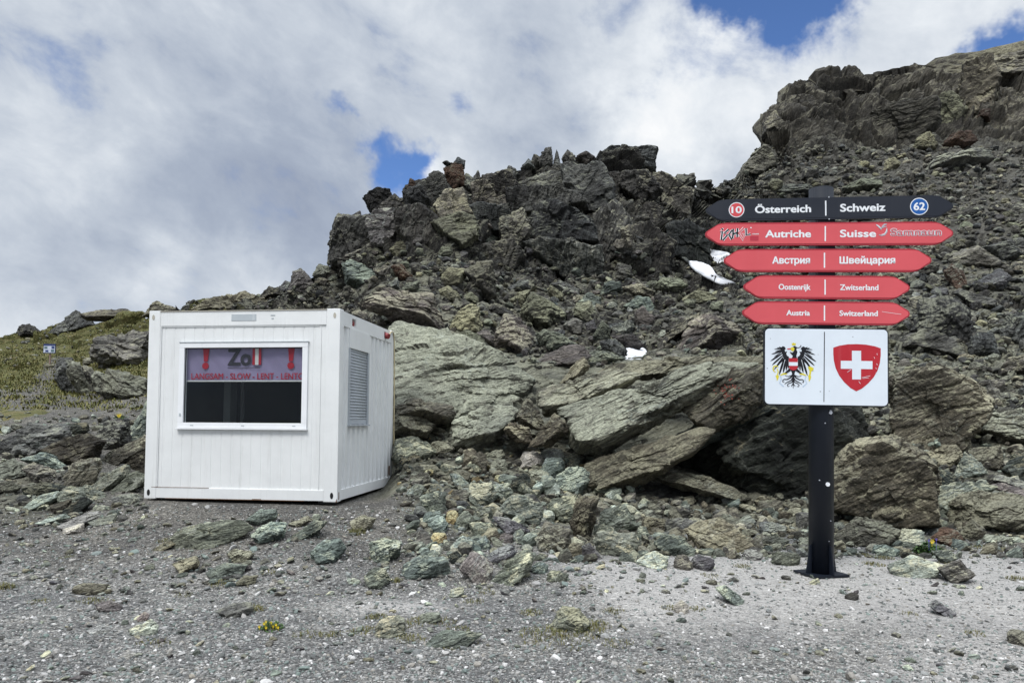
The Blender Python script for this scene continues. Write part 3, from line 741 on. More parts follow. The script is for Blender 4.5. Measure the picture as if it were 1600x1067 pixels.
    fr.box(U0, U0 + t, -.0075, .074, V0 + t, V1 - t, 0, .004); fr.box(U1 - t, U1, -.0075, .074, V0 + t, V1 - t, 0, .004)
    wfr = empty('front_window', (0, 0, 0)); wfr.parent = root
    fr.build('frame', M['white_pvc'], wfr)
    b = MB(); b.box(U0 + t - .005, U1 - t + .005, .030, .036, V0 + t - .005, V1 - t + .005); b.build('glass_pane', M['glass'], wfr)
    b = MB(); b.box(U0 + t + .001, U1 - t - .001, .018, .030, V1 - t - .010, V1 - t - .001); b.box(U0 + t + .001, U0 + t + .009, .018, .030, V0 + t, V1 - t - .010); b.box(U1 - t - .009, U1 - t - .001, .018, .030, V0 + t, V1 - t - .010)
    b.build('seal', M['hole'], wfr)
    b = MB(); b.box(U0 - .015, U1 + .01, -.030, .02, V0 - .022, V0 - .002, 0, .004); b.build('sill', M['white_pvc'], wfr)
    b = MB(); b.box(U0 - .004, U1 + .012, -.016, .02, V1 + .001, V1 + .010); b.build('drip_edge', M['plate_grey'], wfr)
    for u in (U0 + .18, (U0 + U1) / 2, U1 - .19):
        b = MB(); b.box(u, u + .045, -.013, -.007, V0 + .028, V0 + .040, 0, .003); b.build('drain_cap', M['plate_grey'], wfr)
    b = MB(); b.box(U0 + .022, U0 + .048, -.014, -.007, V0 + .16, V0 + .20, 0, .004); b.build('latch', M['plate_grey'], wfr)
    # side window behind a lowered roller shutter
    sw = empty('side_window', (0, 0, 0)); sw.parent = root
    b = MB(); xo = W_ + .004
    b.box(xo - .06, xo, S0, S1, SV1, 2.41, 0, .006); b.build('shutter_box', wp, sw)
    b = MB(); b.box(xo - .06, xo - .004, S0, S0 + .05, SV0, SV1 - .001); b.build('guide_rail', M['shutter'], sw)
    b = MB(); b.box(xo - .06, xo - .004, S1 - .065, S1, SV0, SV1 - .001); b.build('guide_rail', M['shutter'], sw)
    b = MB(); n = 24; hh = (SV1 - SV0 - .075) / n
    for k in range(n):
        zc = SV0 + .075 + hh * (k + .5)
        b.tube([(xo - .040, S0 + .05, zc), (xo - .040, S1 - .065, zc)], hh * .56, 8)
    b.build('shutter_curtain', M['shutter'], sw)
    b = MB(); b.box(xo - .050, xo - .018, S0 + .05, S1 - .065, SV0 + .012, SV0 + .078, 0, .01); b.build('shutter_bottom_bar', M['shutter'], sw)
    b = MB(); b.box(xo - .06, xo + .018, S0 - .01, S1 + .01, SV0 - .014, SV0 + .006, 0, .004); b.build('sill', M['shutter'], sw)
    # details
    b = MB(); b.box(1.16, 1.50, -.002, .004, H_ - .135, H_ - .045, 0); b.build('nameplate', M['plate_grey'], root)
    b = MB(); b.box(1.70, 1.76, -.001, .004, H_ - .07, H_ - .055, 0); b.box(1.71, 1.74, -.001, .004, H_ - .115, H_ - .10, 0); b.build('nameplate', M['plate_grey'], root)
    for yc, tilt in ((.58, 0), (2.14, 1)):
        b = MB(); zz = H_ - .105
        if tilt: b.tube([(W_ - .09, yc, zz + .02), (W_ + .02, yc - .02, zz - .01), (W_ + .055, yc - .03, zz - .02)], [.05, .05, .045], 12)
        else: b.box(W_ - .085, W_ - .03, yc - .06, yc + .06, zz - .05, zz + .045, 0, .01); b.tube([(W_ - .06, yc + .02, zz - .01), (W_ - .015, yc + .02, zz - .015)], .038, 12)
        b.build('power_plug', M['red_plastic'], root)
    b = MB(); pts = [(W_ + .05, 2.13, H_ - .12), (W_ + .04, 2.30, H_ - .03), (W_ + .01, D_ - .05, H_ - .06), (W_ + .012, D_ - .01, H_ - .5), (W_ + .014, D_ + .012, 1.4), (W_ + .02, D_ + .015, .75), (W_ + .07, D_ + .01, .42), (W_ + .125, D_ - .01, .24), (W_ + .12, D_ - .04, .16), (W_ + .04, D_ - .06, .13), (W_ - .01, D_ - .06, .135)]
    # smooth the cable with Catmull-Rom points
    cp = []
    for i in range(len(pts) - 1):
        p0, p1, p2, p3 = (Vector(pts[max(i - 1, 0)]), Vector(pts[i]), Vector(pts[i + 1]), Vector(pts[min(i + 2, len(pts) - 1)]))
        for q in range(5):
            u = q / 5
            cp.append(.5 * ((2 * p1) + (p2 - p0) * u + (2 * p0 - 5 * p1 + 4 * p2 - p3) * u * u + (3 * p1 - p0 - 3 * p2 + p3) * u ** 3))
    cp.append(Vector(pts[-1]))
    b.tube(cp, .011, 7); b.build('power_cable', M['cable'], root)
    b = MB()
    for (x0, x1, zc) in ((.10, .9, .158), (1.5, 1.62, .017), (.3, 2.2, .006)):
        b.box(x0, x1, -.002, .01, zc, zc + .006)
    b.poly([(W_ - .02, .0), (W_ - .004, .0), (W_ - .004, .05), (W_ - .012, .03)], -.003, .004)
    b.build('rust_mark', M['rusty'], root)
    b = MB(); b.box(W_ - .006, W_ + .001, D_ - .20, D_ - .155, .18, .34); b.box(W_ - .002, W_ + .002, .05, .075, .03, .13); b.build('rust_mark', M['rusty'], root)
    for (x, y) in ((.15, .2), (W_ - .35, .25), (.2, D_ - .4), (W_ - .4, D_ - .35)):
        b = MB(); b.box(x, x + .22, y, y + .22, -.14, .011, 0, .01); b.build('support_block', M['concrete'], root)
    # dark room behind the glass: lining, desk and a cupboard
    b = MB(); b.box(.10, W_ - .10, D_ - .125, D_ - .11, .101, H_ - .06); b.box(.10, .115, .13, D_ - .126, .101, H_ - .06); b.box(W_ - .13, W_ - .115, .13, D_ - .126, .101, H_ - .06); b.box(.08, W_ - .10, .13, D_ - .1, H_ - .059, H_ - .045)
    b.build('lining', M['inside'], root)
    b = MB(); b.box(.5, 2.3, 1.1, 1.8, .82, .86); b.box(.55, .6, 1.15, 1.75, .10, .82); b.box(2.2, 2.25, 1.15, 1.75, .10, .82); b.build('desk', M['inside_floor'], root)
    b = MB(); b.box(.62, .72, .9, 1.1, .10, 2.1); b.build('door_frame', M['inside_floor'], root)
    # banner hung inside the window
    M['banner'] = paint('banner cloth', (.33, .275, .42), .8, .1, .1)
    M['banner_red'] = paint('red print', (.46, .03, .05), .8, .1)
    M['banner_dark'] = paint('dark print', (.055, .05, .06), .8, .1)
    M['banner_white'] = paint('white print', (.74, .72, .70), .8, .1)
    ban = empty('customs_banner', root.matrix_basis @ Vector((0, 0, 0)), 0)
    ban.rotation_euler = root.rotation_euler; ban.scale = root.scale
    tag(ban, 'white cloth banner with red lettering hung inside the container window', 'banner')
    bx0, bx1, bz0, bz1, by = U0 + .03, U1 - .03, 1.632, V1 - .03, .070
    nu, nv = 90, 24
    uu = np.linspace(0, 1, nu); vv = np.linspace(0, 1, nv)
    G = []
    for u in uu:
        for v in vv:
            sag = .006 * math.sin(u * 9 + v * 4) + .010 * math.sin((u - .5) * 26 * (1 - .6 * v)) * v * .5 + .004 * math.sin(u * 40 + v * 9)
            G.append((bx0 + (bx1 - bx0) * u, by + .012 + sag, bz0 + (bz1 - bz0) * v))
    i = np.arange(nu - 1)[:, None] * nv + np.arange(nv - 1)[None, :]
    cl = mesh_np('cloth', G, np.stack([i, i + nv, i + nv + 1, i + 1], -1).reshape(-1, 4), M['banner'], ban, True)
    sm = cl.modifiers.new('thickness', 'SOLIDIFY'); sm.thickness = .001; sm.offset = 1
    yt = by - .006
    lettering('lettering', 'LANGSAM - SLOW - LENT - LENTO', .585, 2.140, 1.660, .082, yt, M['banner_red'], ban, .022)
    lettering('lettering', 'Zo', 1.095, 1.405, 1.858, .215, yt, M['banner_dark'], ban, .05)
    for x0, x1, mt in ((1.432, 1.468, 'banner_red'), (1.468, 1.516, 'banner_white'), (1.516, 1.553, 'banner_red')):
        b = MB(); b.box(x0, x1, yt, yt + .0012, 1.858, bz1 - .005); b.build('letter_bar', M[mt], ban)
    b = MB(); b.box(1.09, 1.54, yt, yt + .0012, 1.815, 1.824); b.build('underline', M['banner_dark'], ban)
    for xc in (.785, 1.965):
        b = MB(); b.poly([(xc - .048, bz1 - .004), (xc - .030, 1.905), (xc + .022, 1.905), (xc + .052, bz1 - .004)], yt, yt + .0012)
        b.poly([(xc - .006 + .046 * math.cos(k * math.pi / 12), 1.847 + .048 * math.sin(k * math.pi / 12)) for k in range(24)], yt, yt + .0012)
        b.build('exclamation_mark', M['banner_red'], ban)
    b = MB(); b.box(bx0, bx1, by - .004, by + .002, bz0 - .006, bz0 + .012); b.build('hem', M['banner_white'], ban)
build_container()
# ------------------------------------------------------------------ border signpost
def build_signpost():
    foot, _ = cast(1283, 897)
    Yp = foot.y
    base = at(1283, 897, Yp)
    sc = F / Yp                                   # photo pixels per metre at the post
    yb = -.165                                    # the boards hang in front of the post
    scb = F / (Yp + yb)
    hz = lambda py: float(at(1287, py, Yp + yb)[2] - base[2])
    YAW = [0.0]
    root = empty('border_signpost', base)
    root.rotation_euler = (0, R(.45), 0)
    tag(root, 'tall black steel signpost carrying five arrow boards and a flag panel', 'signpost')
    blk = paint('black coated steel', (.006, .009, .016), .45, .3, .06, (.10, .10, .10), .1)
    navy = paint('black board face', (.012, .015, .024), .4, .45, .05, (.12, .12, .12))
    redm = paint('red board face', (.66, .095, .110), .42, .4, .07, (.55, .22, .22))
    redrim = paint('red board rim', (.40, .030, .045), .45, .4, .05)
    wht = paint('white film', (.80, .82, .84), .45, .4, .03)
    pan = paint('white panel face', (.74, .80, .86), .38, .45, .05, (.5, .53, .55))
    circ_red = paint('red disc film', (.62, .07, .08), .45, .4)
    circ_blue = paint('blue disc film', (.010, .10, .36), .45, .4)
    ink = paint('black print', (.010, .010, .014), .5, .3)
    eag_yel = paint('yellow print', (.72, .62, .04), .5, .3)
    eag_red = paint('red print on panel', (.47, .018, .030), .45, .4, .05, (.7, .5, .5))
    eag_blu = paint('pale blue print', (.52, .62, .74), .5, .3)
    greyp = paint('grey print', (.42, .44, .48), .5, .3)
    patchm = paint('overpainted patch', (.47, .040, .065), .5, .3)
    r = .120
    top = (896 - 294) / sc
    b = MB(); b.tube([(0, 0, .02), (0, 0, top)], r, 28); post = b.build('post', blk, root)
    b = MB(); b.tube([(0, 0, top), (0, 0, top + .008), (0, 0, top + .014)], [r * .995, r * .96, r * .6], 28); b.build('cap', blk, root)
    b = MB(); b.poly([(-.20, -.17), (.20, -.17), (.20, .17), (-.20, .17)], 0, 0.022)
    for v in b.bm.verts: v.co = Matrix.Rotation(R(18), 3, 'Z') @ Vector((v.co.x, v.co.z, v.co.y))
    b.build('base_plate', blk, root)
    for k in range(4):
        a = R(18 + 90 * k)
        g = MB(); g.poly([(r - .01, .022), (.185, .022), (.178, .06), (r + .02, .30), (r - .01, .30)], -.006, .006)
        for v in g.bm.verts: v.co = Matrix.Rotation(a, 3, 'Z') @ v.co
        g.build('gusset', blk, root)
    b = MB(); b.tube([(.015, -r + .002, (896 - 756) / sc), (.015, -r - .008, (896 - 756) / sc)], .021, 16); b.build('white_dot', wht, post)
    b = MB(); b.poly([(.028, 1.617), (.05, 1.607), (.064, 1.622), (.056, 1.647), (.04, 1.652), (.034, 1.635)], -r - .004, -r + .03); b.build('sticker_scrap', greyp, post)
    for zz, xx, rr in ((1.52, -.01, .006), (.95, -.06, .006), (.55, .05, .005), (.35, .03, .004)):
        b = MB(); y_ = -math.sqrt(r * r - xx * xx); b.tube([(xx, y_ + .004, zz), (xx, y_ - .004, zz)], rr, 8); b.build('paint_chip', greyp, post)
    def X(px):
        # photo column -> position along a board turned by YAW about the post
        return ((px - CX) * DE[0] - U0[0]) / (F * math.cos(R(YAW[0])) + (px - CX) * math.sin(R(YAW[0])))
    def aim(cy):
        q = Vector(base) + Matrix.Rotation(R(.45), 3, 'Y') @ Vector((0, yb, hz(cy)))
        DE[0] = q.y * math.cos(PITCH) + (q.z - EYE) * math.sin(PITCH)
        U0[0] = (float(project(np.array(q))[0]) - CX) * DE[0]
    U0 = [0.0]; DE = [Yp]
    def hexagon(w, h, k=.0):
        """double ended arrow outline with rounded tips"""
        a = w / 2 - h * .76; t = w / 2; pts = []
        rr = h * .17
        rt = [(a, h / 2)]
        # rounded shoulder and tip on the right
        tip = [(t - .030 + .030 * math.cos(q), h * .16 * math.sin(q)) for q in (R(80), R(45), R(15), R(-15), R(-45), R(-80))]
        sh = lambda s: [(a - .03, s * h / 2), (a + .015, s * h * .485), (a + .05, s * h * .44)]
        right = sh(1) + tip + sh(-1)[::-1]
        left = [(-x, z) for x, z in right[::-1]]
        return right + left
    def board(cx, cy, w, h, yaw, face, rim, roll=0.0):
        e = empty('arrow_board', (0, yb, hz(cy))); e.parent = root; YAW[0] = yaw; aim(cy)
        e.rotation_euler = (0, R(roll), R(-yaw))
        xa, xb = X(cx - w / 2), X(cx + w / 2)
        ox, W, H = (xa + xb) / 2, xb - xa, h / scb
        o = hexagon(W, H); i = hexagon(W - .034, H - .034)
        b = MB(); b.poly([(x + ox, z) for x, z in o], 0, .030)
        bmesh.ops.bevel(b.bm, geom=[ed for ed in b.bm.edges if abs(ed.verts[0].co.y - ed.verts[1].co.y) < 1e-6], offset=.006, segments=2, affect='EDGES')
        pl = b.build('plate', rim, e)
        b = MB(); b.poly([(x + ox, z) for x, z in i], -.003, .002); b.build('face', face, e)
        return e
    def put(e, body, x0, x1, cap_px, dz, mat=wht, bold=.05, y=-.0048):
        return lettering('lettering', body, X(x0), X(x1), dz / scb - cap_px / scb / 2, cap_px / scb, y, mat, e, bold)
    def bar(e, px, hpx, mat=wht):
        b = MB(); b.box(X(px) - .0065, X(px) + .0065, -.0048, -.0034, -hpx / scb / 2, hpx / scb / 2); b.build('divider', mat, e)
    def disc(e, px, dz, rp, mat, num):
        b = MB()
        ring = lambda q: [(X(px) + q / scb * math.cos(k * math.pi / 20), dz / scb + q / scb * math.sin(k * math.pi / 20)) for k in range(40)]
        b.poly(ring(rp), -.0046, -.0036); b.build('badge_ring', wht, e)
        b = MB(); b.poly(ring(rp - 1.3), -.0056, -.0047); b.build('number_badge', mat, e)
        lettering('lettering', num, X(px - rp * .62), X(px + rp * .62), dz / scb - rp * .42 / scb, rp * .84 / scb, -.0068, wht, e, .05)
    e1 = board(1296.5, 325.5, 387, 35, 6.0, navy, navy, -.55)
    put(e1, 'Österreich', 1180, 1266.5, 11.2, 0, wht, .055); put(e1, 'Schweiz', 1313, 1382.5, 11.6, 0, wht, .055); bar(e1, 1290, 24)
    disc(e1, 1150.7, 0, 12.2, circ_red, '10'); disc(e1, 1436, 0, 13.6, circ_blue, '62')
    for zz in (-.112, .112):
        b = MB(); b.tube([(X(1295), .0, zz), (X(1295), -.008, zz)], .0065, 8); b.build('bolt', greyp, e1)
    e1['label'] = 'black topmost arrow board'
    e2 = board(1296, 365.2, 388, 36.5, 5.5, redm, redrim)
    put(e2, 'Autriche', 1196, 1266.5, 11, 0, wht, .055); put(e2, 'Suisse', 1312.7, 1368, 11, 0, wht, .055); bar(e2, 1289.3, 24)
    # angular resort lettering, black strokes on white
    S = lambda pts: [(X(1125 + (x - 165) / 3.636), (357.5 - y) / 3.636 / scb) for x, y in pts]
    strokes = [[(174, 324), (180, 333)], [(166, 346), (178, 341), (172, 392)], [(214, 330), (190, 352), (207, 363), (181, 394)], [(234, 334), (215, 360), (231, 390)],
               [(240, 328), (236, 384)], [(264, 324), (262, 376)], [(237, 358), (264, 350)], [(300, 322), (270, 352), (296, 392), (304, 358), (288, 360)], [(312, 324), (314, 364), (338, 358)]]
    b = MB()
    for st in strokes: b.strip(S(st), .026, -.0042, -.0034)
    b.build('logo_outline', wht, e2)
    b = MB()
    for k, st in enumerate(strokes): b.strip(S(st), .0145, -.0052, -.0043, 1 if k == 7 else 0)
    b.build('logo_letters', [ink, circ_red], e2)
    put(e2, '.com', 1174.5, 1185.5, 2.4, .2, wht, .06)
    b = MB(); b.box(X(1172), X(1185), -.0042, -.0033, -10.8 / scb, -3.4 / scb); b.build('overpainted_patch', patchm, e2)
    b = MB(); b.poly([(X(1173.2) + .007 * math.cos(k * math.pi / 6), 10 / scb + .007 * math.sin(k * math.pi / 6)) for k in range(12)], -.0042, -.0034); b.build('registered_dot', wht, e2)
    put(e2, 'Samnaun', 1392, 1470, 10.2, 2.0, wht, .13, -.0046); put(e2, 'Samnaun', 1392, 1470, 10.2, 2.0, greyp, .075, -.0060); put(e2, 'Samnaun', 1392, 1470, 10.2, 2.0, redm, .0, -.0074)
    T = lambda pts: [(X(1368 + (x - 1048) / 3.636), (343 - y) / 3.636 / scb) for x, y in pts]
    b = MB()
    for pts, w in (([(1050, 292), (1062, 300), (1074, 312), (1082, 322)], [.006, .016, .016, .006]), ([(1112, 290), (1098, 292), (1088, 302), (1080, 316)], [.006, .016, .016, .006]), ([(1112, 312), (1110, 332), (1098, 350), (1080, 355), (1066, 350)], [.006, .018, .018, .012, .005]), ([(1084, 312), (1096, 306), (1110, 304)], .008)):
        b.strip(T(pts), w, -.0050, -.0040)
    b.build('swirl_logo', greyp, e2)
    b = MB()
    for pts, w in (([(1052, 294), (1064, 301), (1076, 312)], .006), ([(1110, 318), (1107, 334), (1096, 346), (1080, 351)], .006)): b.strip(T(pts), w, -.0060, -.0051)
    b.build('swirl_inlay', wht, e2)
    e2['label'] = 'red arrow board with two resort logos'
    e3 = board(1293.5, 406.8, 325, 36.5, 5.5, redm, redrim)
    put(e3, 'Австрия', 1207, 1265, 10.2, 0, wht, .055); put(e3, 'Швейцария', 1312, 1398, 10.2, 0, wht, .055); bar(e3, 1288, 24)
    e3['label'] = 'red arrow board with Cyrillic lettering'
    e4 = board(1292, 448.8, 260, 37, 4.0, redm, redrim)
    put(e4, 'Oostenrijk', 1216.7, 1266, 8.6, 0, wht, .04); put(e4, 'Zwitserland', 1312.5, 1372, 8.6, 0, wht, .04); bar(e4, 1289, 24)
    e5 = board(1291, 489.2, 262, 36.5, 4.5, redm, redrim)
    put(e5, 'Austria', 1228.8, 1265, 8, 0, wht, .05); put(e5, 'Switzerland', 1311.7, 1371, 8, 0, wht, .05); bar(e5, 1288, 24)
    b = MB(); b.strip([(X(1378), 3 / scb), (X(1400), 0), (X(1408), -1 / scb)], .003, -.0042, -.0034); b.build('scratch', wht, e5)
    for cy in (346, 386.5, 428, 469, 509.5):
        b = MB(); b.box(-r * .72, r * .72, yb + .031, -r * .55, hz(cy) - .09, hz(cy) + .09); b.build('bracket', blk, root)
    # flag panel
    pz = hz(573.5); YAW[0] = 4.5; aim(573.5)
    p = empty('flag_panel', (0, yb + .006, pz)); p.parent = root; p.rotation_euler = (0, 0, R(-4.5))
    PX0, PX1, PH = X(1194), X(1389), 122 / scb
    def rrect(x0, x1, z0, z1, rad):
        pts = []
        for cx_, cz_, a0 in ((x1 - rad, z1 - rad, 0), (x0 + rad, z1 - rad, 90), (x0 + rad, z0 + rad, 180), (x1 - rad, z0 + rad, 270)):
            for k in range(7): pts.append((cx_ + rad * math.cos(R(a0 + k * 15)), cz_ + rad * math.sin(R(a0 + k * 15))))
        return pts
    b = MB(); b.poly(rrect(PX0, PX1, -PH / 2, PH / 2, .05), 0, .04); b.build('panel_frame', blk, p)
    b = MB(); b.poly(rrect(PX0 + .010, PX1 - .012, -PH / 2 + .012, PH / 2 - .008, .042), -.006, .004); b.build('panel_face', pan, p)
    k = .1281 / scb
    E = lambda pts: [((x - 795) * k + (PX0 + PX1) / 2, (533 - y) * k) for x, y in pts]
    yf = -.0075
    b = MB(); b.poly(E([(770, 100), (780, 100), (773, 958), (764, 958)]), yf, yf + .001); b.build('divider', ink, p)
    # red shield with a white cross
    sh = [(880, 293), (950, 268), (1050, 250), (1160, 246), (1270, 252), (1370, 270), (1440, 294), (1440, 380), (1428, 480), (1400, 570), (1355, 650), (1290, 725), (1215, 790), (1152, 822), (1085, 785), (1010, 715), (950, 635), (908, 545), (886, 450), (880, 370)]
    b = MB(); b.poly(E(sh), yf, yf + .001); b.build('red_shield', eag_red, p)
    b = MB(); b.poly(E([(1100, 328), (1208, 328), (1208, 452), (1342, 452), (1342, 550), (1206, 550), (1206, 678), (1102, 678), (1102, 550), (968, 550), (968, 452), (1100, 452)]), yf - .0012, yf - .0002); b.build('white_cross', pan, p)
    b = MB()
    for st in ([(1045, 590), (1090, 560)], [(1215, 655), (1260, 645), (1315, 630)], [(1225, 665), (1300, 655)], [(1395, 355), (1398, 378)], [(1360, 400), (1368, 420)], [(1390, 480), (1400, 500)], [(1380, 530), (1388, 548)], [(1380, 590), (1390, 598)], [(1180, 700), (1200, 730)]): b.strip(E(st), .0035, yf - .001, yf - .0002)
    b.build('scratch', pan, p)
    # the black eagle
    mir = lambda pts: [(806 - x, y) for x, y in pts]
    eg = MB()
    def feather(a, bb, w):
        ax, ay = a; bx, by = bb; dx, dy = bx - ax, by - ay; q = math.hypot(dx, dy); nx, ny = -dy / q, dx / q
        prof = ((0, .25), (.2, .75), (.5, 1), (.78, .8), (.92, .42), (1, 0))
        l = [(ax + dx * t + nx * w * s, ay + dy * t + ny * w * s) for t, s in prof]; r_ = [(ax + dx * t - nx * w * s, ay + dy * t - ny * w * s) for t, s in prof[:-1]]
        return l + r_[::-1]
    fe = [((290, 310), (172, 322), 7), ((285, 325), (182, 352), 8), ((280, 340), (140, 384), 9), ((280, 365), (128, 470), 11), ((285, 390), (146, 520), 11), ((292, 405), (185, 560), 11), ((300, 420), (160, 590), 7), ((300, 420), (232, 645), 13),
          ((312, 430), (205, 520), 7), ((318, 440), (282, 612), 13), ((330, 445), (320, 585), 11), ((275, 345), (170, 420), 6), ((340, 450), (345, 560), 9), ((270, 315), (205, 300), 6), ((300, 440), (255, 560), 7)]
    for a, t, w in fe:
        f_ = feather(a, t, w); eg.poly(E(f_), yf, yf + .001); eg.poly(E(mir(f_)), yf - .0001, yf + .0009)
    wing = [(232, 288), (262, 296), (275, 282), (300, 290), (314, 312), (300, 330), (308, 352), (330, 345), (318, 375), (330, 400), (352, 412), (346, 470), (310, 455), (280, 410), (262, 350)]
    eg.poly(E(wing), yf - .0004, yf + .0006); eg.poly(E(mir(wing)), yf - .0005, yf + .0005)
    eg.poly(E([(398, 290), (420, 276), (446, 292), (440, 325), (452, 350), (440, 400), (448, 432), (385, 432), (398, 400), (372, 372), (360, 350), (392, 362), (412, 340)]), yf - .0006, yf + .0004)
    eg.strip(E([(440, 300), (470, 300), (492, 285), (494, 268)]), .008, yf, yf + .001)
    eg.poly(E([(362, 560), (445, 560), (424, 600), (414, 640), (393, 640), (384, 600)]), yf - .0006, yf + .0004)
    eg.poly(E([(362, 548), (300, 610), (275, 618), (320, 620), (372, 588)]), yf - .0003, yf + .0006); eg.poly(E(mir([(362, 548), (300, 610), (275, 618), (320, 620), (372, 588)])), yf - .0002, yf + .0006)
    def curl(pts, w):
        eg.strip(E(pts), w, yf, yf + .001); eg.strip(E(mir(pts)), w, yf - .0001, yf + .0009)
    eg.strip(E([(403, 630), (403, 720), (403, 800)]), [.020, .012, .004], yf - .0001, yf + .0009)
    curl([(398, 630), (372, 668), (330, 692), (295, 690), (277, 705), (280, 725), (298, 722)], [.016, .014, .012, .010, .009, .008, .006])
    curl([(400, 660), (382, 700), (340, 722), (312, 738), (300, 752)], [.012, .012, .010, .008, .004])
    curl([(402, 690), (388, 725), (350, 740), (332, 758), (340, 778), (358, 772)], [.010, .010, .009, .008, .008, .005])
    curl([(403, 730), (394, 755), (380, 768), (386, 778)], [.008, .008, .006, .004])
    curl([(385, 640), (345, 655), (318, 650), (306, 640)], [.010, .008, .006, .004])
    eg.build('black_eagle', ink, p)
    ye = MB()
    cr = MB(); cr.poly(E([(384, 240), (394, 248), (408, 236), (420, 248), (434, 240), (432, 270), (388, 270)]), yf - .001, yf); cr.build('yellow_crown', eag_yel, p)
    ye.poly(E([(372, 300), (396, 290), (416, 305), (414, 330), (398, 345), (380, 335), (368, 318)]), yf - .0011, yf - .0001)
    ye.strip(E([(250, 640), (290, 622), (330, 624)]), [.010, .016, .008], yf - .001, yf); ye.strip(E(mir([(250, 640), (290, 622), (330, 624)])), [.010, .016, .008], yf - .0011, yf - .0001)
    ye.poly(E([(190, 650), (212, 636), (234, 650), (222, 690), (208, 712), (204, 680)]), yf - .001, yf); ye.poly(E([(580, 640), (606, 618), (616, 660), (606, 690), (590, 718), (588, 680)]), yf - .0011, yf - .0001)
    ye.strip(E([(226, 540), (200, 526), (172, 532), (160, 560), (170, 590), (192, 604)]), [.006, .012, .014, .012, .010, .006], yf - .001, yf)
    ye.strip(E([(212, 560), (224, 600), (212, 640)]), .010, yf - .0011, yf - .0001)
    ye.poly(E([(578, 535), (600, 525), (648, 548), (640, 572), (618, 590), (612, 630), (594, 628), (596, 580)]), yf - .001, yf)
    ye.build('yellow_claws', eag_yel, p)
    b = MB(); b.poly(E([(326, 312), (372, 306), (374, 322), (336, 324)]), yf - .0012, yf - .0002); b.build('pink_beak', circ_red, p)
    b = MB(); b.poly(E([(350, 428), (455, 428), (456, 540), (440, 566), (403, 580), (366, 566), (350, 540)]), yf - .0014, yf - .0005); b.build('small_shield', eag_red, p)
    b = MB(); b.poly(E([(349, 477), (457, 477), (457, 522), (349, 522)]), yf - .0022, yf - .0015); b.build('white_stripe', pan, p)
    b = MB(); ch = [(250, 650), (262, 690), (240, 735), (290, 780)]; b.strip(E(ch), .014, yf + .0002, yf + .001); b.strip(E(mir(ch)), .014, yf + .0002, yf + .001); b.build('pale_chain', eag_blu, p)
    b = MB()
    for x_, y_, q in ((726, 832, 9), (832, 825, 6), (1112, 158, 8), (130, 190, 6), (92, 556, 8), (700, 380, 5)): b.poly(E([(x_ + q * math.cos(t), y_ + q * math.sin(t)) for t in (0, 1, 2, 3, 4, 5)]), yf, yf + .001)
    b.build('stain', greyp, p)
build_signpost()
# ------------------------------------------------------------------ small information board on the left hillside
def build_info():
    foot, _ = cast(77, 572)
    Yp = foot.y; sc = F / Yp
    base = at(77, 573, Yp)
    root = empty('information_board', base)
    tag(root, 'small blue and white information board on a wooden post by the path', 'information board')
    wood = paint('weathered wood', (.26, .19, .16), .85, .2, .3)
    b = MB(); b.box(-1.0 / sc, 1.0 / sc, 0, .06, -.25, 24 / sc, 0, .006); b.build('post', wood, root)
    b = MB(); b.box(-9.6 / sc, 9.6 / sc, -.05, -.01, 21 / sc, 36 / sc, 0, .01); pl = b.build('panel', paint('panel frame', (.035, .04, .07), .5), root)
    wh = paint('panel print', (.55, .60, .72), .5); bl = paint('blue print', (.03, .05, .17), .5); gn = paint('photo print', (.10, .16, .18), .5)
    for nm, x0, x1, z0, z1, mt in (('print', -8.8, 8.8, 22, 32.5, wh), ('heading', -8.8, 8.8, 33, 35, bl), ('picture', -7.8, -3, 28, 31.5, gn), ('picture', 2.8, 7.8, 23, 27, gn), ('picture', 3.4, 8, 28.2, 32, bl), ('picture', -6, -1.2, 23, 26, bl)):
        q = 0 if nm != 'picture' else 1
        b = MB(); b.box(x0 / sc, x1 / sc, -.056 - .004 * q, -.049 - .004 * q, z0 / sc, z1 / sc); b.build(nm, mt, pl)
build_info()
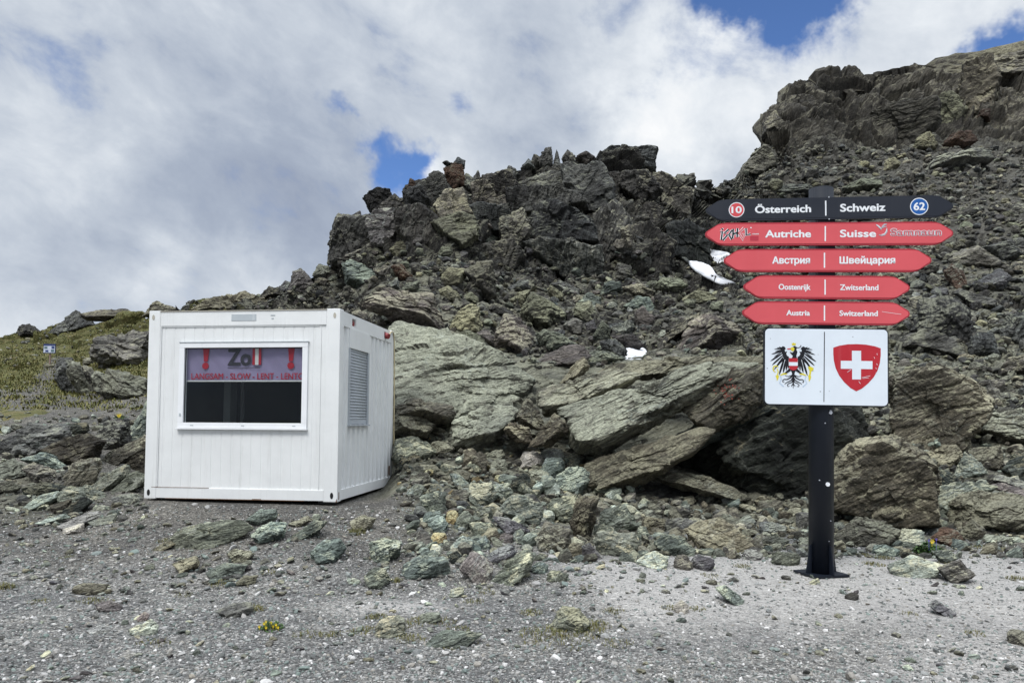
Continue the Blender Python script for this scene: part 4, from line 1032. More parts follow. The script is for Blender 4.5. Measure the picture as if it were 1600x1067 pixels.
# ------------------------------------------------------------------ rock shapes
def ico(level):
    bm = bmesh.new(); bmesh.ops.create_icosphere(bm, subdivisions=level, radius=1.0)
    v = np.array([x.co[:] for x in bm.verts]); f = np.array([[q.index for q in x.verts] for x in bm.faces], np.int32)
    bm.free(); v /= np.linalg.norm(v, axis=1)[:, None]
    return v, f
ICO = {k: ico(k) for k in (1, 2, 3, 4, 5, 6)}
def polytope(dirs, planes, p):
    """radius of the planes' common solid along each direction, edges slightly worn"""
    n = np.array([q[0] for q in planes]); d = np.array([max(q[1], 1e-4) for q in planes])
    n = n / np.linalg.norm(n, axis=1)[:, None]
    s = np.clip(dirs @ (n / d[:, None]).T, 1e-6, None)
    mx = s.max(1, keepdims=True)
    return 1.0 / (mx[:, 0] * ((s / mx) ** p).sum(1) ** (1.0 / p))
def weather(P, size, seed, tilt, rough=1.0):
    """ledges along the foliation, chips and grain"""
    rad = P / (np.linalg.norm(P, axis=1)[:, None] + 1e-9)
    off = np.array([seed * 3.17, seed * 1.31, seed * .77])
    a = np.array([math.sin(R(tilt)) * -.9, .25, math.cos(R(tilt))]); a /= np.linalg.norm(a)
    s = (P @ a) / (size * .17) + 1.1 * fbm(P / size * 1.6 + off, 2, 5)
    fr = s - np.floor(s)
    ledge = (fr ** 2.2) * (.5 + perlin(np.stack([np.floor(s) * 7.7, off[0] + 0 * s, rad[:, 0] * 1.3], 1), 9))
    d = -.050 * size * ledge * rough
    s2 = (P @ a) / (size * .055) + .8 * fbm(P / size * 2.4 + off, 2, 8); f2 = s2 - np.floor(s2)
    d -= .016 * size * (f2 ** 2.5) * np.clip(.4 + perlin(P / size * 1.3 + off, 11) * 1.6, 0, 1)
    d += size * .040 * rough * fbm(P / size * 2.3 + off, 2, 21)
    pu, ck = blocks(P / size * 2.4 + off + .3 * rad, 31 + seed % 7)
    d += size * .042 * rough * pu - size * .004 * ck * rough
    d += size * .030 * rough * fbm(P / size * 9 + off, 3, 33, .6)
    return P + rad * d[:, None]
def hull2(pts):
    pts = sorted(set(pts)); 
    def half(ps):
        h = []
        for q in ps:
            while len(h) > 1 and (h[-1][0] - h[-2][0]) * (q[1] - h[-2][1]) - (h[-1][1] - h[-2][1]) * (q[0] - h[-2][0]) <= 0: h.pop()
            h.append(q)
        return h[:-1]
    return half(pts) + half(pts[::-1])
NAMES = {}
ROCKS = []
def rock(kind, label, pts, thick=None, lean=0.0, Y=None, tilt=None, sink=.12, name=None, dY=0.0, wear=42, rough=1.0, group=None, cat=None, flat=0, grow=1.0):
    """one rock whose front view is the traced outline; it lies on the ground where its foot is seen"""
    pts = [tuple(map(float, q.split(','))) for q in pts.split()] if isinstance(pts, str) else pts
    if len(pts) == 2:                                   # a box: an uneven six-sided block
        (x0, y0), (x1, y1) = pts; rr = random.Random(int(x0 * 7 + y0)); w, h = x1 - x0, y1 - y0
        j = lambda a: rr.uniform(.08, .42) * a
        pts = [(x0, y1 - j(h)), (x0 + j(w) * .4, y0 + j(h)), (x0 + j(w) + w * .1, y0), (x1 - j(w), y0 + h * .04), (x1, y0 + j(h) + h * .1), (x1 - w * .04, y1 - j(h)), (x1 - j(w), y1), (x0 + j(w), y1)]
    seed = int(pts[0][0] * 3 + pts[0][1] * 5) % 9973
    rg = random.Random(seed)
    x = [q[0] for q in pts]; y = [q[1] for q in pts]
    cx, cy = (min(x) + max(x)) / 2, (min(y) + max(y)) / 2
    if grow != 1.0:
        pts = [(cx + (a - cx) * grow, max(y) + (b - max(y)) * (1 + (grow - 1) * .5)) for a, b in pts]; x = [q[0] for q in pts]; y = [q[1] for q in pts]; cy = (min(y) + max(y)) / 2
    wpx, hpx = max(x) - min(x), max(y) - min(y)
    p, n = cast(cx, min(max(y) - .10 * hpx, 1060))
    if p is None: return None
    pc, _ = cast(cx, cy)
    Yc = Y if Y else p.y
    k = Yc / F
    w, h = wpx * k, hpx * k
    t = (thick if thick else rg.uniform(.75, 1.05) * min(w, h * 1.5) + .15 * h)
    if not Y: Yc += .25 * t + dY
    k = Yc / F
    c = at(cx, cy, Yc)
    # outline in metres, extended a little into the ground
    U = [((a - cx) * k, -(b - cy) * k) for a, b in pts]
    low = -h / 2
    U = [(a, b - sink * h if b < low + .25 * h else b) for a, b in U]
    hp = hull2([(round(a, 5), round(b, 5)) for a, b in U])
    U0 = np.mean(hp, 0)
    planes = []
    m = len(hp)
    for i in range(m):
        a, b = np.array(hp[i]), np.array(hp[(i + 1) % m])
        e = b - a; ln = np.linalg.norm(e)
        if ln < 1e-6: continue
        nn = np.array([e[1], -e[0]]) / ln
        d = float(nn @ (a - U0))
        if flat: rg_sl = rg.uniform(3, 14)
        else: rg_sl = rg.uniform(12, 42)
        sl = math.tan(R(rg_sl)) * (1.25 if nn[1] > .4 else .7)     # tops slope back, sides are steeper
        planes.append((np.array([nn[0], -sl, nn[1]]), d / math.sqrt(1 + sl * sl)))
        sb = math.tan(R(rg.uniform(3, 18)))
        planes.append((np.array([nn[0], sb, nn[1]]), d / math.sqrt(1 + sb * sb)))
    for q in range(rg.choice((2, 3, 3, 4))):
        ax, az = rg.uniform(-38, 38), rg.uniform(-18, 32) + lean
        if q == 0: ax, az = rg.uniform(-12, 12), lean + rg.uniform(-6, 8)
        nv = np.array([math.sin(R(ax)), -math.cos(R(ax)) * math.cos(R(az)), math.sin(R(az))])
        planes.append((nv, t * rg.uniform(.36, .50) * (1 if not flat else (.8 if q == 0 else 1.1))))
    planes.append((np.array([rg.uniform(-.2, .2), 1, rg.uniform(-.2, .2)]), t * .5))
    size = (w * h * t) ** (1 / 3)
    px = max(wpx, hpx)
    lev = 3 if px < 13 else 4 if px < 34 else 5 if px < 130 else 6
    D = ICO[lev][0] * np.array([w, t, h]) ; D /= np.linalg.norm(D, axis=1)[:, None]
    r = polytope(D, planes, wear)
    Pm = D * r[:, None]
    tl = tilt if tilt is not None else rg.uniform(-25, 35)
    Pm = weather(Pm, size, seed, tl, rough)
    Pm += np.array([U0[0], 0, U0[1]])
    az = -math.atan2(c[0], c[1])
    ca, sa = math.cos(az), math.sin(az)
    Wd = np.stack([Pm[:, 0] * ca - Pm[:, 1] * sa, Pm[:, 0] * sa + Pm[:, 1] * ca, Pm[:, 2]], 1)
    o = mesh_np(name or ('boulder' if px > 22 else 'stone'), Wd, ICO[lev][1], M[kind], None, False, loc=c)
    tag(o, label, cat or ('boulder' if px > 22 else 'stone'), group)
    ROCKS.append(o)
    return o
# ------------------------------------------------------------------ the rocks one can tell apart: material; what it looks like; traced outline; options
HEROES = '''
# --- the big leaning outcrop behind the signpost
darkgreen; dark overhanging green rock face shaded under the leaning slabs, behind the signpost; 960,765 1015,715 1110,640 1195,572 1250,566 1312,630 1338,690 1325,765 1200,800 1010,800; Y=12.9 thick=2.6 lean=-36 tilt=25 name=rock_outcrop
tan; long pale lichened slab leaning up towards the flag panel, topmost of the outcrop; 868,641 932,620 1007,590 1071,575 1130,562 1185,566 1130,604 1064,640 998,670 930,706 889,699 880,670; Y=12.3 thick=1.5 lean=34 tilt=27 name=rock_slab
tan; second pale slab of the outcrop lying under the long leaning one; 905,742 914,728 960,708 1036,686 1095,664 1122,668 1090,705 1010,742 940,764 920,758; Y=11.75 thick=1.2 lean=24 tilt=27 name=rock_slab
brown; dark brown jutting block under the flag panel with a dab of red paint; 1062,640 1110,596 1150,572 1195,566 1200,612 1165,650 1110,668; Y=12.0 thick=1.0 lean=-14 tilt=27 name=rock_slab
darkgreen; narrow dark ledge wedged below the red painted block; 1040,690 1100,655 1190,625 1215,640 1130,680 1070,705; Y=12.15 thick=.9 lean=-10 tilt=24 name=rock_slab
tan; thin tan ledge poking from the foot of the dark overhang; 1018,746 1040,737 1090,741 1135,756 1172,771 1160,777 1100,770 1040,760; Y=11.7 thick=.8 lean=20 tilt=-14 name=rock_slab
brown; rounded brown shoulder of rock right behind the signpost; 1296,640 1318,632 1338,655 1345,700 1330,760 1300,765; Y=12.3 thick=1.2 lean=5 name=rock_outcrop
tan; grey green slab end above the left foot of the outcrop; 838,628 839,609 895,592 951,576 1007,583 985,606 932,622 895,642 857,643; Y=13.3 thick=1.4 lean=20 tilt=27 name=rock_slab
tan; pointed fin of rock standing on the outcrop left of the snow; 872,596 895,570 912,556 921,572 905,594; Y=13.6 thick=.7 lean=10 tilt=50 name=rock_slab
tan; flat lichened crest of rock between the snow patch and the flag panel; 918,585 950,568 1010,562 1090,556 1190,558 1195,576 1080,580 1000,592; Y=14.2 thick=2.2 lean=50 tilt=10 name=rock_slab
brown; leaning brown slab propped against the left end of the outcrop; 803,652 825,620 841,640 854,664 840,668 815,660; Y=12.9 thick=.7 lean=15 tilt=-50 name=rock_slab
brown; squarish brown boulder left of the leaning slabs; 826,692 850,665 866,644 887,661 888,677 862,692; Y=12.4 thick=.8 name=boulder
brown; low grey brown boulder beside the squarish brown one; 786,672 797,657 824,668 836,690 802,688; Y=12.6 thick=.7
# --- pale bare rock dome right of the container
tan; broad dome of pale speckled bare rock rising right of the container; 600,505 640,505 690,522 735,519 800,560 846,592 836,615 800,645 765,685 700,700 612,700 598,620; Y=15.3 thick=4.4 lean=46 tilt=20 rough=.8 name=rock_outcrop
tan; bulging lower nose of the pale rock dome; 690,696 712,655 750,635 805,632 806,660 775,684 760,694 715,704; Y=13.0 thick=1.6 lean=20 name=rock_outcrop
brown; undercut ledge at the foot of the dome, closest to the container; 612,652 617,634 645,620 700,632 713,642 705,658 650,660; Y=13.1 thick=1.2 lean=24 name=rock_slab
brown; second undercut ledge, just below the first beside the container; 611,674 616,648 630,643 660,651 683,662 668,680; Y=12.9 thick=1.0 lean=24 name=rock_slab
green; dark slabby green rock next to the container's right rear corner; 612,715 618,688 645,678 668,690 690,705 660,722 630,728; Y=12.6 thick=.8 tilt=40
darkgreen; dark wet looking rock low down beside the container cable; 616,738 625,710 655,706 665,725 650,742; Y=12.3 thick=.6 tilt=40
brown; knobbly brown rock in the rubble under the dome; 664,712 676,690 700,688 712,700 700,715
# --- rubble between dome and outcrop
tan; small lichened stone uppermost in the rubble below the dome; 715,679 760,692
brown; upright lichened stone in the rubble left of centre; 722,700 747,728
brown; dark sided stone leaning on the upright lichened one; 737,705 762,740
tan; flat lichened stone across the top of the rubble; 733,690 762,704
brown; broad stone in the rubble under the squarish boulders; 760,702 789,720
brown; leaning brown stone in the middle of the rubble; 763,716 794,745
tan; pale angular stone below the low grey brown boulder; 787,684 825,707
brown; small brown stone tucked above the broad one; 760,682 788,696
tan; low tan stone near the container cable; 650,726 687,741
brown; brown mossy stone right of the container's bottom corner; 637,737 674,760
tan; split tan stone in the middle of the rubble strip; 712,736 736,752
yellow; orange tinted stone sitting on the split tan one; 735,745 756,756
yellow; small upright orange stone left of the dark green block; 772,742 793,760
white; whitish speckled stone in the rubble left of the big green boulder; 808,704 848,736
white; second whitish stone just above the green flat one; 842,701 882,726
green; flat topped green stone under the whitish ones; 841,715 883,750
palegreen; pale green stone against the foot of the second slab; 879,708 913,731
tan; mossy tan stone right under the long slab; 905,712 930,726
green; large angular green boulder left of the outcrop foot; 855,762 868,745 892,728 912,728 928,747 909,774 890,767; tilt=20
darkgreen; dark green block in the rubble below the whitish stones; 798,739 838,773
tan; tan boulder wedged behind the dark green block; 824,733 858,763
green; slanting green block left of the dark green one; 767,755 795,754 803,770 775,788 765,778
palegreen; pale capped green block in the centre of the rubble; 731,756 770,752 774,775 765,792 735,792 730,775
brown; dark brown block left of the pale capped one; 701,764 733,786
grey; small dark slab under the dark brown block; 702,782 734,798
green; brown and green striped boulder uphill of the gravel slope; 655,777 680,767 697,769 697,800 672,806 658,795; tilt=-35
palegreen; big pale green boulder with a flat top, largest of the green pile; 776,797 795,775 820,774 842,785 851,803 846,822 820,820 790,808; tilt=-10
yellow; yellow tinted stone between green blocks; 696,797 717,820
green; narrow green stone beside the yellow tinted one; 711,797 742,830
green; mottled green block under the pale capped one; 737,792 771,820
green; squarish green block nearest the gravel slope; 663,805 701,834
green; green stone with a patch of yellow lichen; 732,817 770,817 778,829 765,845 740,840
purple; purplish grey slab lying across the green pile; 767,806 800,811 829,827 827,840 790,832; tilt=-20
purple; brownish purple stone under the purplish slab; 759,831 803,848
palegreen; pale edged green stone low in the pile; 702,854 722,835 741,845 736,860 710,866
yellow; thin ochre flake lying on the gravel below the green block; 672,832 699,849
brown; thick bedded brown block with split layers; 836,842 850,814 893,829 891,852 868,867 842,858; tilt=-35
pink; pinkish white rounded boulder at the front of the pile; 717,888 734,862 752,868 771,883 768,908 740,914; tilt=-60
purple; long pinkish grey slab resting on the front of the pile; 754,874 775,858 800,849 807,862 790,882 762,883; tilt=25
green; large tilted green slab with yellow lichen at the front of the pile; 759,908 788,882 812,861 836,864 831,888 796,920 766,918; tilt=30
darkgreen; dark little stone left of the pinkish boulder; 702,861 724,882
green; flat green rock sunk in the slope left of the pinkish boulder; 630,884 660,867 702,871 705,897 650,907 630,900
green; dark green stone right of the tilted green slab; 828,877 857,897
green; low flat green stone sunk in the gravel right of the pile; 852,892 889,910
# --- row of blocks at the foot of the outcrop
green; green block with a tan cap between the big boulders; 854,794 862,778 900,771 907,780 894,820 868,818
brown; tall upright brown block in the row of boulders; 891,818 898,782 915,775 938,773 931,812 921,852 904,846; tilt=75
green; broad green block right of the tall brown one; 930,834 944,794 975,785 987,805 1001,822 980,836 940,840
palegreen; green boulder with a white crystalline face; 926,848 936,831 965,830 992,830 1003,850 985,868 950,872 934,864
green; small bright green stone right of the white faced boulder; 994,822 1015,847
green; rounded dark green boulder left of the tan slab; 1021,848 1040,834 1065,837 1087,858 1060,871 1033,863
brown; brown stone behind the bright green one; 1000,808 1040,834
grey; broad grey green stone under the dark overhang; 1038,809 1099,830
tan; small pale stone at the foot of the tall brown block; 888,847 914,872
purple; purplish wedge at the foot of the white faced boulder; 908,853 920,847 944,872 912,876
palegreen; pointed green slab half sunk at the edge of the gravel; 993,878 1022,859 1045,868 1043,890 1010,888
tan; wide tan slab with a sloping face left of the signpost; 1070,830 1090,817 1125,809 1165,837 1197,863 1150,864 1110,866 1083,854; lean=20 tilt=-30
purple; purplish grey rock at the foot of the tan slab; 1078,869 1116,892
grey; grey block at the edge of the gravel left of the purplish one; 1052,866 1082,892
purple; bluish dark stone right of the tan slab; 1160,858 1191,876
grey; rounded stone close behind the signpost foot; 1243,799 1268,828
brown; tan stone half hidden by the signpost; 1246,838 1275,858
green; greenish stone left of the signpost foot; 1205,862 1250,885
brown; dull brown stone under the right end of the overhang; 1180,780 1232,800
tan; flat stone in the rubble above the tan slab; 1148,812 1178,824
grey; flat grey stone in the rubble left of the signpost; 1185,815 1228,838
tan; pale stone lowest in the rubble left of the signpost; 1190,838 1232,856
green; green tinted stone at the left of that rubble; 1082,795 1102,806
# --- boulders right of the signpost
brown; huge brown boulder with a dark green underside right of the signpost; 1300,742 1330,692 1400,678 1440,702 1456,730 1455,798 1405,810 1365,798 1305,788; Y=10.9 thick=1.4 lean=-20 tilt=20 flat=1 rough=.8
brown; massive dark block uphill to the right of the flag panel; 1396,640 1399,588 1416,576 1456,565 1502,582 1546,625 1542,648 1525,664 1490,694 1430,700 1405,675; Y=13.4 thick=1.6 lean=-10 tilt=18 name=rock_outcrop flat=1 rough=.8
tan; pale slab of bedded rock at the right edge; 1526,664 1550,646 1600,636 1660,640 1660,696 1600,700 1560,686; Y=13.6 thick=1.5 lean=28 tilt=8 name=rock_slab
palegreen; pale pyramid shaped rock above the big right boulder; 1491,742 1508,704 1525,716 1540,738 1500,750
darkgreen; upright dark slab beside the huge brown boulder; 1452,738 1461,725 1491,741 1496,760 1470,782 1450,782
green; overhanging dark slab left of the big right boulder; 1470,762 1515,749 1554,757 1522,772 1490,812 1462,804; lean=-25
tan; big rounded grey green boulder at the right edge; 1486,816 1505,780 1525,766 1575,770 1625,785 1625,832 1530,836 1500,826; tilt=5
brown; tan block leaning on the big right boulder; 1498,838 1518,811 1536,824 1538,846 1515,848
rust; rusty brown stone among the rocks right of the signpost; 1456,842 1475,824 1495,827 1510,850 1480,856
palegreen; smooth pale green boulder left of the yellow flowers; 1401,838 1412,827 1440,828 1444,848 1425,858 1404,854
brown; long brown slab right of the signpost; 1302,844 1340,806 1380,811 1404,825 1387,854 1340,858; tilt=-15
green; slanting green slab above the long brown one; 1306,794 1325,777 1355,794 1387,808 1370,815 1320,810; tilt=-30
palegreen; blue green flat slab on the gravel at the right; 1391,888 1425,867 1472,880 1447,905 1398,900; tilt=5
green; small dark green stone under the pale green boulder; 1364,851 1405,870
green; flat green stone behind the yellow flowering plant; 1456,861 1485,859 1495,870 1475,882
grey; dirty grey lump right of the blue green slab; 1468,890 1500,874 1522,896 1490,914
darkgreen; dark brown boulder cut by the right edge; 1570,735 1580,716 1610,708 1612,760 1588,756
purple; purple slab above the big right boulder; 1548,760 1570,755 1610,768 1610,785
grey; thin grey slab above the purple one; 1550,752 1565,741 1610,756 1610,768
tan; slab of pale layered rock left of the pyramid; 1438,708 1490,694 1502,710 1490,738 1460,728; tilt=40
brown; brown green block right of the pyramid; 1513,704 1560,694 1562,728 1530,732
tan; low pale stone under the big right boulder; 1535,836 1588,848
brown; flat brownish rock right of the rusty one; 1445,814 1470,824
far_grey; grey boulder above the massive dark block; 1400,542 1420,519 1450,511 1490,534 1510,560 1460,552
far_dark; tall dark block above the grey boulder at the right; 1428,520 1440,464 1480,461 1510,480 1520,532 1505,550 1470,545 1440,525
far_grey; broad grey rock right of the third arrow board; 1486,395 1527,381 1566,412 1545,420 1490,414
far_grey; light grey slab at the right beside the broad grey rock; 1533,382 1575,377 1594,400 1560,414
rust; brown red rounded block below the broad grey rock; 1476,422 1490,410 1506,430 1510,452 1490,454
far_purple; dark wedge with a brown face right of the rounded block; 1518,442 1560,419 1577,435 1562,455 1525,455
far_grey; thin pale slab lying at a slant at the right; 1493,455 1510,451 1552,470 1554,480 1515,475
far_dark; narrow dark block at the right, under the thin pale slab; 1512,562 1520,524 1545,517 1564,556
far_dark; dark rock cut by the right edge of the view; 1556,524 1580,489 1615,484 1615,535 1580,540
far_grey; pale low boulder at the far right on the slope; 1560,585 1575,560 1605,550 1625,560 1625,590
# --- heap left of the container
brown; big brown boulder in the heap left of the container; 68,702 100,685 130,675 159,688 151,714 112,732 90,722
grey; grey knobbly conglomerate mound at the left; 5,692 45,664 100,664 112,690 60,708 12,714; rough=1.5
grey; dark crumbly boulder beside the container's left side; 150,680 165,659 200,657 200,692 170,708 154,700; rough=1.5
darkgreen; dark green stone on top of the left heap; 101,677 110,661 135,659 138,673 115,683
green; tall green slab standing behind the container's left edge; 196,688 226,627 234,623 240,682 215,692; tilt=60
brown; sloping brown slab leaning at the container's left; 150,730 172,705 215,683 224,702 190,726 165,734; tilt=30
brown; brown boulder touching the container's left side; 196,724 205,699 222,679 240,680 240,740 215,740
green; long green stone in the middle of the left heap; 35,717 70,705 85,714 99,728 88,736 60,728; tilt=-20
tan; whitish brown flat topped rock cut by the left edge; -14,734 20,717 36,725 54,742 30,750 -14,750
grey; grey green boulder next to the flat topped rock; 34,730 55,721 84,734 88,752 65,758 48,748
brown; upright tan block in the left heap; 101,758 113,721 150,714 155,730 144,759 115,763; tilt=70
palegreen; smooth pale green slab leaning to the container; 141,760 160,744 195,724 202,740 175,763 155,771; tilt=30
green; second green slab under the pale one beside the container; 168,768 205,737 228,741 228,758 195,772; tilt=30
palegreen; wide pale green slab low in the left heap; 90,768 135,757 162,773 160,790 100,784; tilt=-12
green; slanting green slab at the front of the left heap; 35,792 60,775 88,767 90,780 45,800; tilt=18
darkgreen; dark green slab under the grey green boulder; 38,760 70,752 105,762 82,774 45,772
brown; brown wedge at the front of the left heap; 78,790 110,778 110,793 88,804
white; long pale slab at the front of the left heap; 93,820 140,799 163,802 130,818 105,829; tilt=20
white; white block lying in front of the long pale slab; 100,826 130,816 129,832 102,836
palegreen; thin pale green slab left of the white block; 58,816 100,802 107,810 70,821; tilt=15
palegreen; bluish flat stone right of the white block; 138,814 180,802 180,820 150,823
darkgreen; dark green lump between the wedge and the long slab; 102,797 130,774 142,785 125,803 108,806
grey; flat rubble stone near the container's left bottom corner; 175,790 222,772
brown; grey brown stone cut by the left edge; -12,752 30,772
# --- stones on the gravel slope in front
green; largest green slab on the slope below the container; 271,836 290,822 305,816 375,812 397,829 370,841 325,859 280,852; tilt=8 thick=.35
darkgreen; dark slate slab tucked left of the largest green slab; 235,858 270,837 288,850 252,862; thick=.3
green; green stone right of the largest slab, nearest the container; 383,812 405,795 430,797 432,811 405,823
green; blocky green stone touching the largest slab on its right; 391,835 420,814 449,819 442,841 405,852
green; slanting green slab right of the blocky one; 443,842 490,814 512,814 497,832 460,847; tilt=22
brown; brown flake above the slanting green slab; 450,818 480,805 490,812 465,825
green; small green stone beside the brown flake; 485,803 502,815
green; rounded green boulder on the slope below the container's corner; 484,863 500,844 530,841 542,858 521,882 495,882
tan; yellowish green stone below the container's corner; 547,815 565,804 587,810 577,828 555,832
green; squarish green boulder right of the rounded one; 577,848 600,839 627,845 624,867 605,882 580,879
green; pale veined stone under the squarish boulder; 568,903 585,886 605,889 610,907 590,922 575,916
tan; pale brown slab with a dark edge on the slope; 356,865 366,855 399,865 387,878 365,880
green; flat green rock sunk into the slope left of centre; 322,894 350,879 387,884 372,904 340,906
tan; pale flat stone just under the sunk green rock; 362,913 380,899 402,899 397,916
grey; long grey flat slab low on the slope; 338,953 352,946 390,943 395,952 382,966 355,962
brown; greenish brown flat stone low on the left slope; 270,879 305,869 310,887 285,898
palegreen; mossy green stone left of the yellow cushion plant; 203,980 235,969 247,978 242,994 207,993
pink; small white stone behind the mossy green one; 214,964 225,955 233,960 231,969 217,971
palegreen; green rock with a white edge at the foot of the slope; 583,990 595,966 620,962 632,968 635,994 600,998
green; flat green rock right of the white edged one; 656,1008 690,987 715,986 758,990 720,1012 675,1014
green; green grey boulder with moss in the middle foreground; 856,980 875,949 905,951 924,970 902,988 870,988
white; black and white speckled stone on the gravel; 1052,948 1065,936 1077,945 1074,960 1058,960
green; slanted green stone left of the signpost on the gravel; 1118,922 1135,916 1162,935 1157,946 1135,938
grey; small round grey stone in front of the signpost; 1320,925 1341,938
tan; tan flat stone on the left foreground gravel; 115,917 135,910 167,915 162,928 120,930
purple; purple stone on the left foreground gravel; 151,942 170,937 192,950 177,957 155,953
white; white flat stone below the purple one; 139,984 155,977 174,982 167,991 145,990
white; lone white stone at the bottom left; 186,1024 200,1017 212,1023 202,1030
purple; purple slab on the right foreground gravel; 1450,947 1465,939 1492,955 1482,965
grey; grey stone cut by the right edge of the gravel; 1575,985 1612,1010
green; small green stone lowest on the slope right of centre; 655,958 690,975
palegreen; pale stone on the gravel edge near the pile; 700,918 726,934
# --- talus blocks
far_olive; big diamond shaped block with a pale olive face, centre of the talus; 811,490 828,455 850,461 881,488 875,518 848,517 823,507
far_purple; large rounded grey block below the diamond one; 771,524 787,491 810,489 834,528 830,547 815,560 775,542
far_green; pale topped green block right of the rounded grey one; 836,522 850,514 880,522 900,537 870,551 852,553 842,537
far_purple; wide flat purple slab behind the dome; 826,569 850,555 885,539 905,537 927,555 910,569 850,576; lean=25
far_green; flat greenish slab left of the snow patch; 902,564 925,547 950,547 975,560 930,572
far_olive; blocky olive rock above the greenish slab; 888,495 900,472 922,469 937,497 910,505
far_green; pale green block behind the blocky olive rock; 901,472 920,456 938,464 943,482 925,485
far_grey; pair of squared grey blocks' bigger one, left of the green column; 878,508 895,497 911,500 909,525 890,525
far_purple; small tilted cube right of the squared block; 914,505 928,499 934,515 918,523
far_green; upright green column near the snow patch; 927,525 940,499 953,510 955,531 935,534
far_dark; dark brown ribbed block left of the snow patch; 936,533 960,527 980,545 972,561 940,549
far_olive; olive square faced block right of the dark leaning slab; 700,508 714,486 735,471 751,478 754,512 738,521 708,518
far_dark; dark slab shadowing a hollow left of the diamond block; 755,483 770,472 785,476 807,490 785,495 765,491
far_grey; tall brown upright slab with white scratches; 723,424 745,406 771,404 777,454 762,463 738,448; tilt=75
far_olive; olive block left of the tall scratched slab; 688,434 700,417 728,419 724,444 692,448
far_olive; sharp cornered block above the diamond one; 795,468 812,454 831,451 817,481 803,485
far_grey; flat topped pale block above the sharp cornered one; 791,450 810,439 826,437 827,450 800,455
far_olive; rounded block beside the big dark slab's point; 684,453 700,446 718,458 722,473 695,471
far_olive; small rounded olive block under the tall slab; 723,463 737,455 749,466 747,478 728,473
far_grey; long grey slab tilted towards the right, upper talus; 858,443 875,436 906,452 907,463 880,461
far_olive; olive slab face beside the long tilted one; 855,458 860,443 881,460 880,469 862,467
far_olive; olive stone at the top edge of the dome; 713,523 728,514 750,523 767,540 745,538
far_purple; dark purple block between dome and rounded block; 743,522 757,512 773,525 774,543 755,534
far_purple; huge dark slab lying behind the container's right top corner; 560,478 572,466 597,451 640,449 678,454 694,490 702,526 668,514 620,494 570,486; tilt=-18 thick=3.0
far_green; pale streaked block above the huge dark slab; 533,412 550,405 575,416 598,432 572,449 540,441
rust; rust orange block above the huge dark slab; 610,416 625,411 645,430 636,443 616,432
far_dark; dark square block left of the rust orange one; 583,424 600,412 611,415 612,433 595,433
far_grey; triangular block under the rust orange one; 600,450 620,431 628,452
far_olive; flat olive block right of the triangular one; 624,458 630,444 657,436 652,458
far_purple; dark hooded block on the skyline left of the crag; 450,452 458,427 470,419 480,427 494,445 482,460 453,459
far_purple; smaller dark block beside the hooded one on the skyline; 434,450 445,437 455,440 454,458 437,458
far_grey; low block on the skyline above the container roof; 402,466 420,447 432,449 442,460 410,470
far_grey; block on the skyline just left of the crag wall; 488,430 497,411 520,417 530,428 510,434
far_grey; rock slab peeping over the container's right end; 548,488 562,482 582,497 577,508 555,498
far_black; black cube of rock beside the larger snow patch; 1043,398 1045,354 1078,349 1102,370 1106,412 1085,418; flat=1 dY=0.19 grow=1.14
far_purple; great dark pyramid of rock left of the flag panel; 1046,552 1075,509 1098,486 1122,486 1160,518 1137,545 1090,554; thick=2.6
far_dark; slanting dark slab against the great pyramid; 1022,542 1045,507 1095,486 1092,502 1055,528 1035,542
far_olive; olive roof shaped block below the larger snow patch; 1056,471 1085,452 1100,454 1122,468 1100,476
far_olive; long olive block left of the larger snow patch; 1018,449 1035,432 1060,434 1077,448 1050,456
far_green; pale block at the foot of the wet rock face; 932,462 945,441 970,439 974,453 945,464
far_grey; long grey block right of the pale one; 971,448 1000,442 1022,455 1020,467 985,464
far_green; green stained block in the talus above the snow patch; 971,479 995,463 1013,462 1027,485 1005,489
far_purple; pinkish grey upright block under the green stained one; 991,489 1005,477 1024,500 1011,519 995,511
far_grey; grey pointed block in the scree below the crag; 953,434 965,409 985,414 992,432 970,442
far_dark; flat dark block left of the pinkish grey one; 946,508 985,498 994,512 982,526 955,519
far_purple; slab just above the small snow patch; 953,524 990,521 1007,540 992,549 970,542
# --- the dark crag
far_dark; streaked cliff block forming the left wall of the crag; 516,395 521,366 530,343 575,339 584,370 562,399 545,412 522,414; tilt=80 thick=4 flat=1 dY=0.37 grow=1.14
far_purple; flat dark stone perched on the left wall of the crag; 541,341 563,327 566,338 545,347
far_purple; large purplish block right of the left wall; 575,343 595,329 632,331 622,367 600,384 582,380; flat=1 dY=0.19 grow=1.14
far_dark; sharp nosed block jutting left on the crag's skyline; 569,313 588,296 606,298 612,320 584,336; flat=1 dY=0.19 grow=1.14
far_dark; dark block behind the sharp nosed one; 590,324 615,301 633,312 633,332 600,336
far_dark; jagged block between the sharp nose and the red pillar; 625,297 655,284 674,315 657,331 635,326
rust; small reddish spike on the crag's skyline; 634,300 640,277 648,282 653,300
far_grey; leaning block left of the red pillar; 655,294 678,272 690,274 704,300 682,324 663,310; flat=1 dY=0.19 grow=1.14
rust; red rock pillar standing up on the crag's skyline; 692,262 705,252 723,255 727,288 704,304 696,284
far_black; black knobbly cap on top of the red pillar; 703,259 715,244 727,250 727,262 712,264
far_black; small dark beak of rock on the left of the red pillar's top; 690,255 698,250 707,255 699,260
far_grey; sloping block right of the red pillar; 713,290 728,269 752,290 740,306
far_dark; pointed tooth right of the red pillar; 732,286 747,265 756,290
far_grey; rounded buttress under the red pillar; 680,324 695,301 722,299 738,336 690,346; tilt=80 flat=1 dY=0.19 grow=1.14
far_olive; pale patch of slabby rock in the middle of the crag's left half; 678,350 715,334 740,341 744,374 720,390 690,372; lean=20 flat=1 dY=0.19 grow=1.14
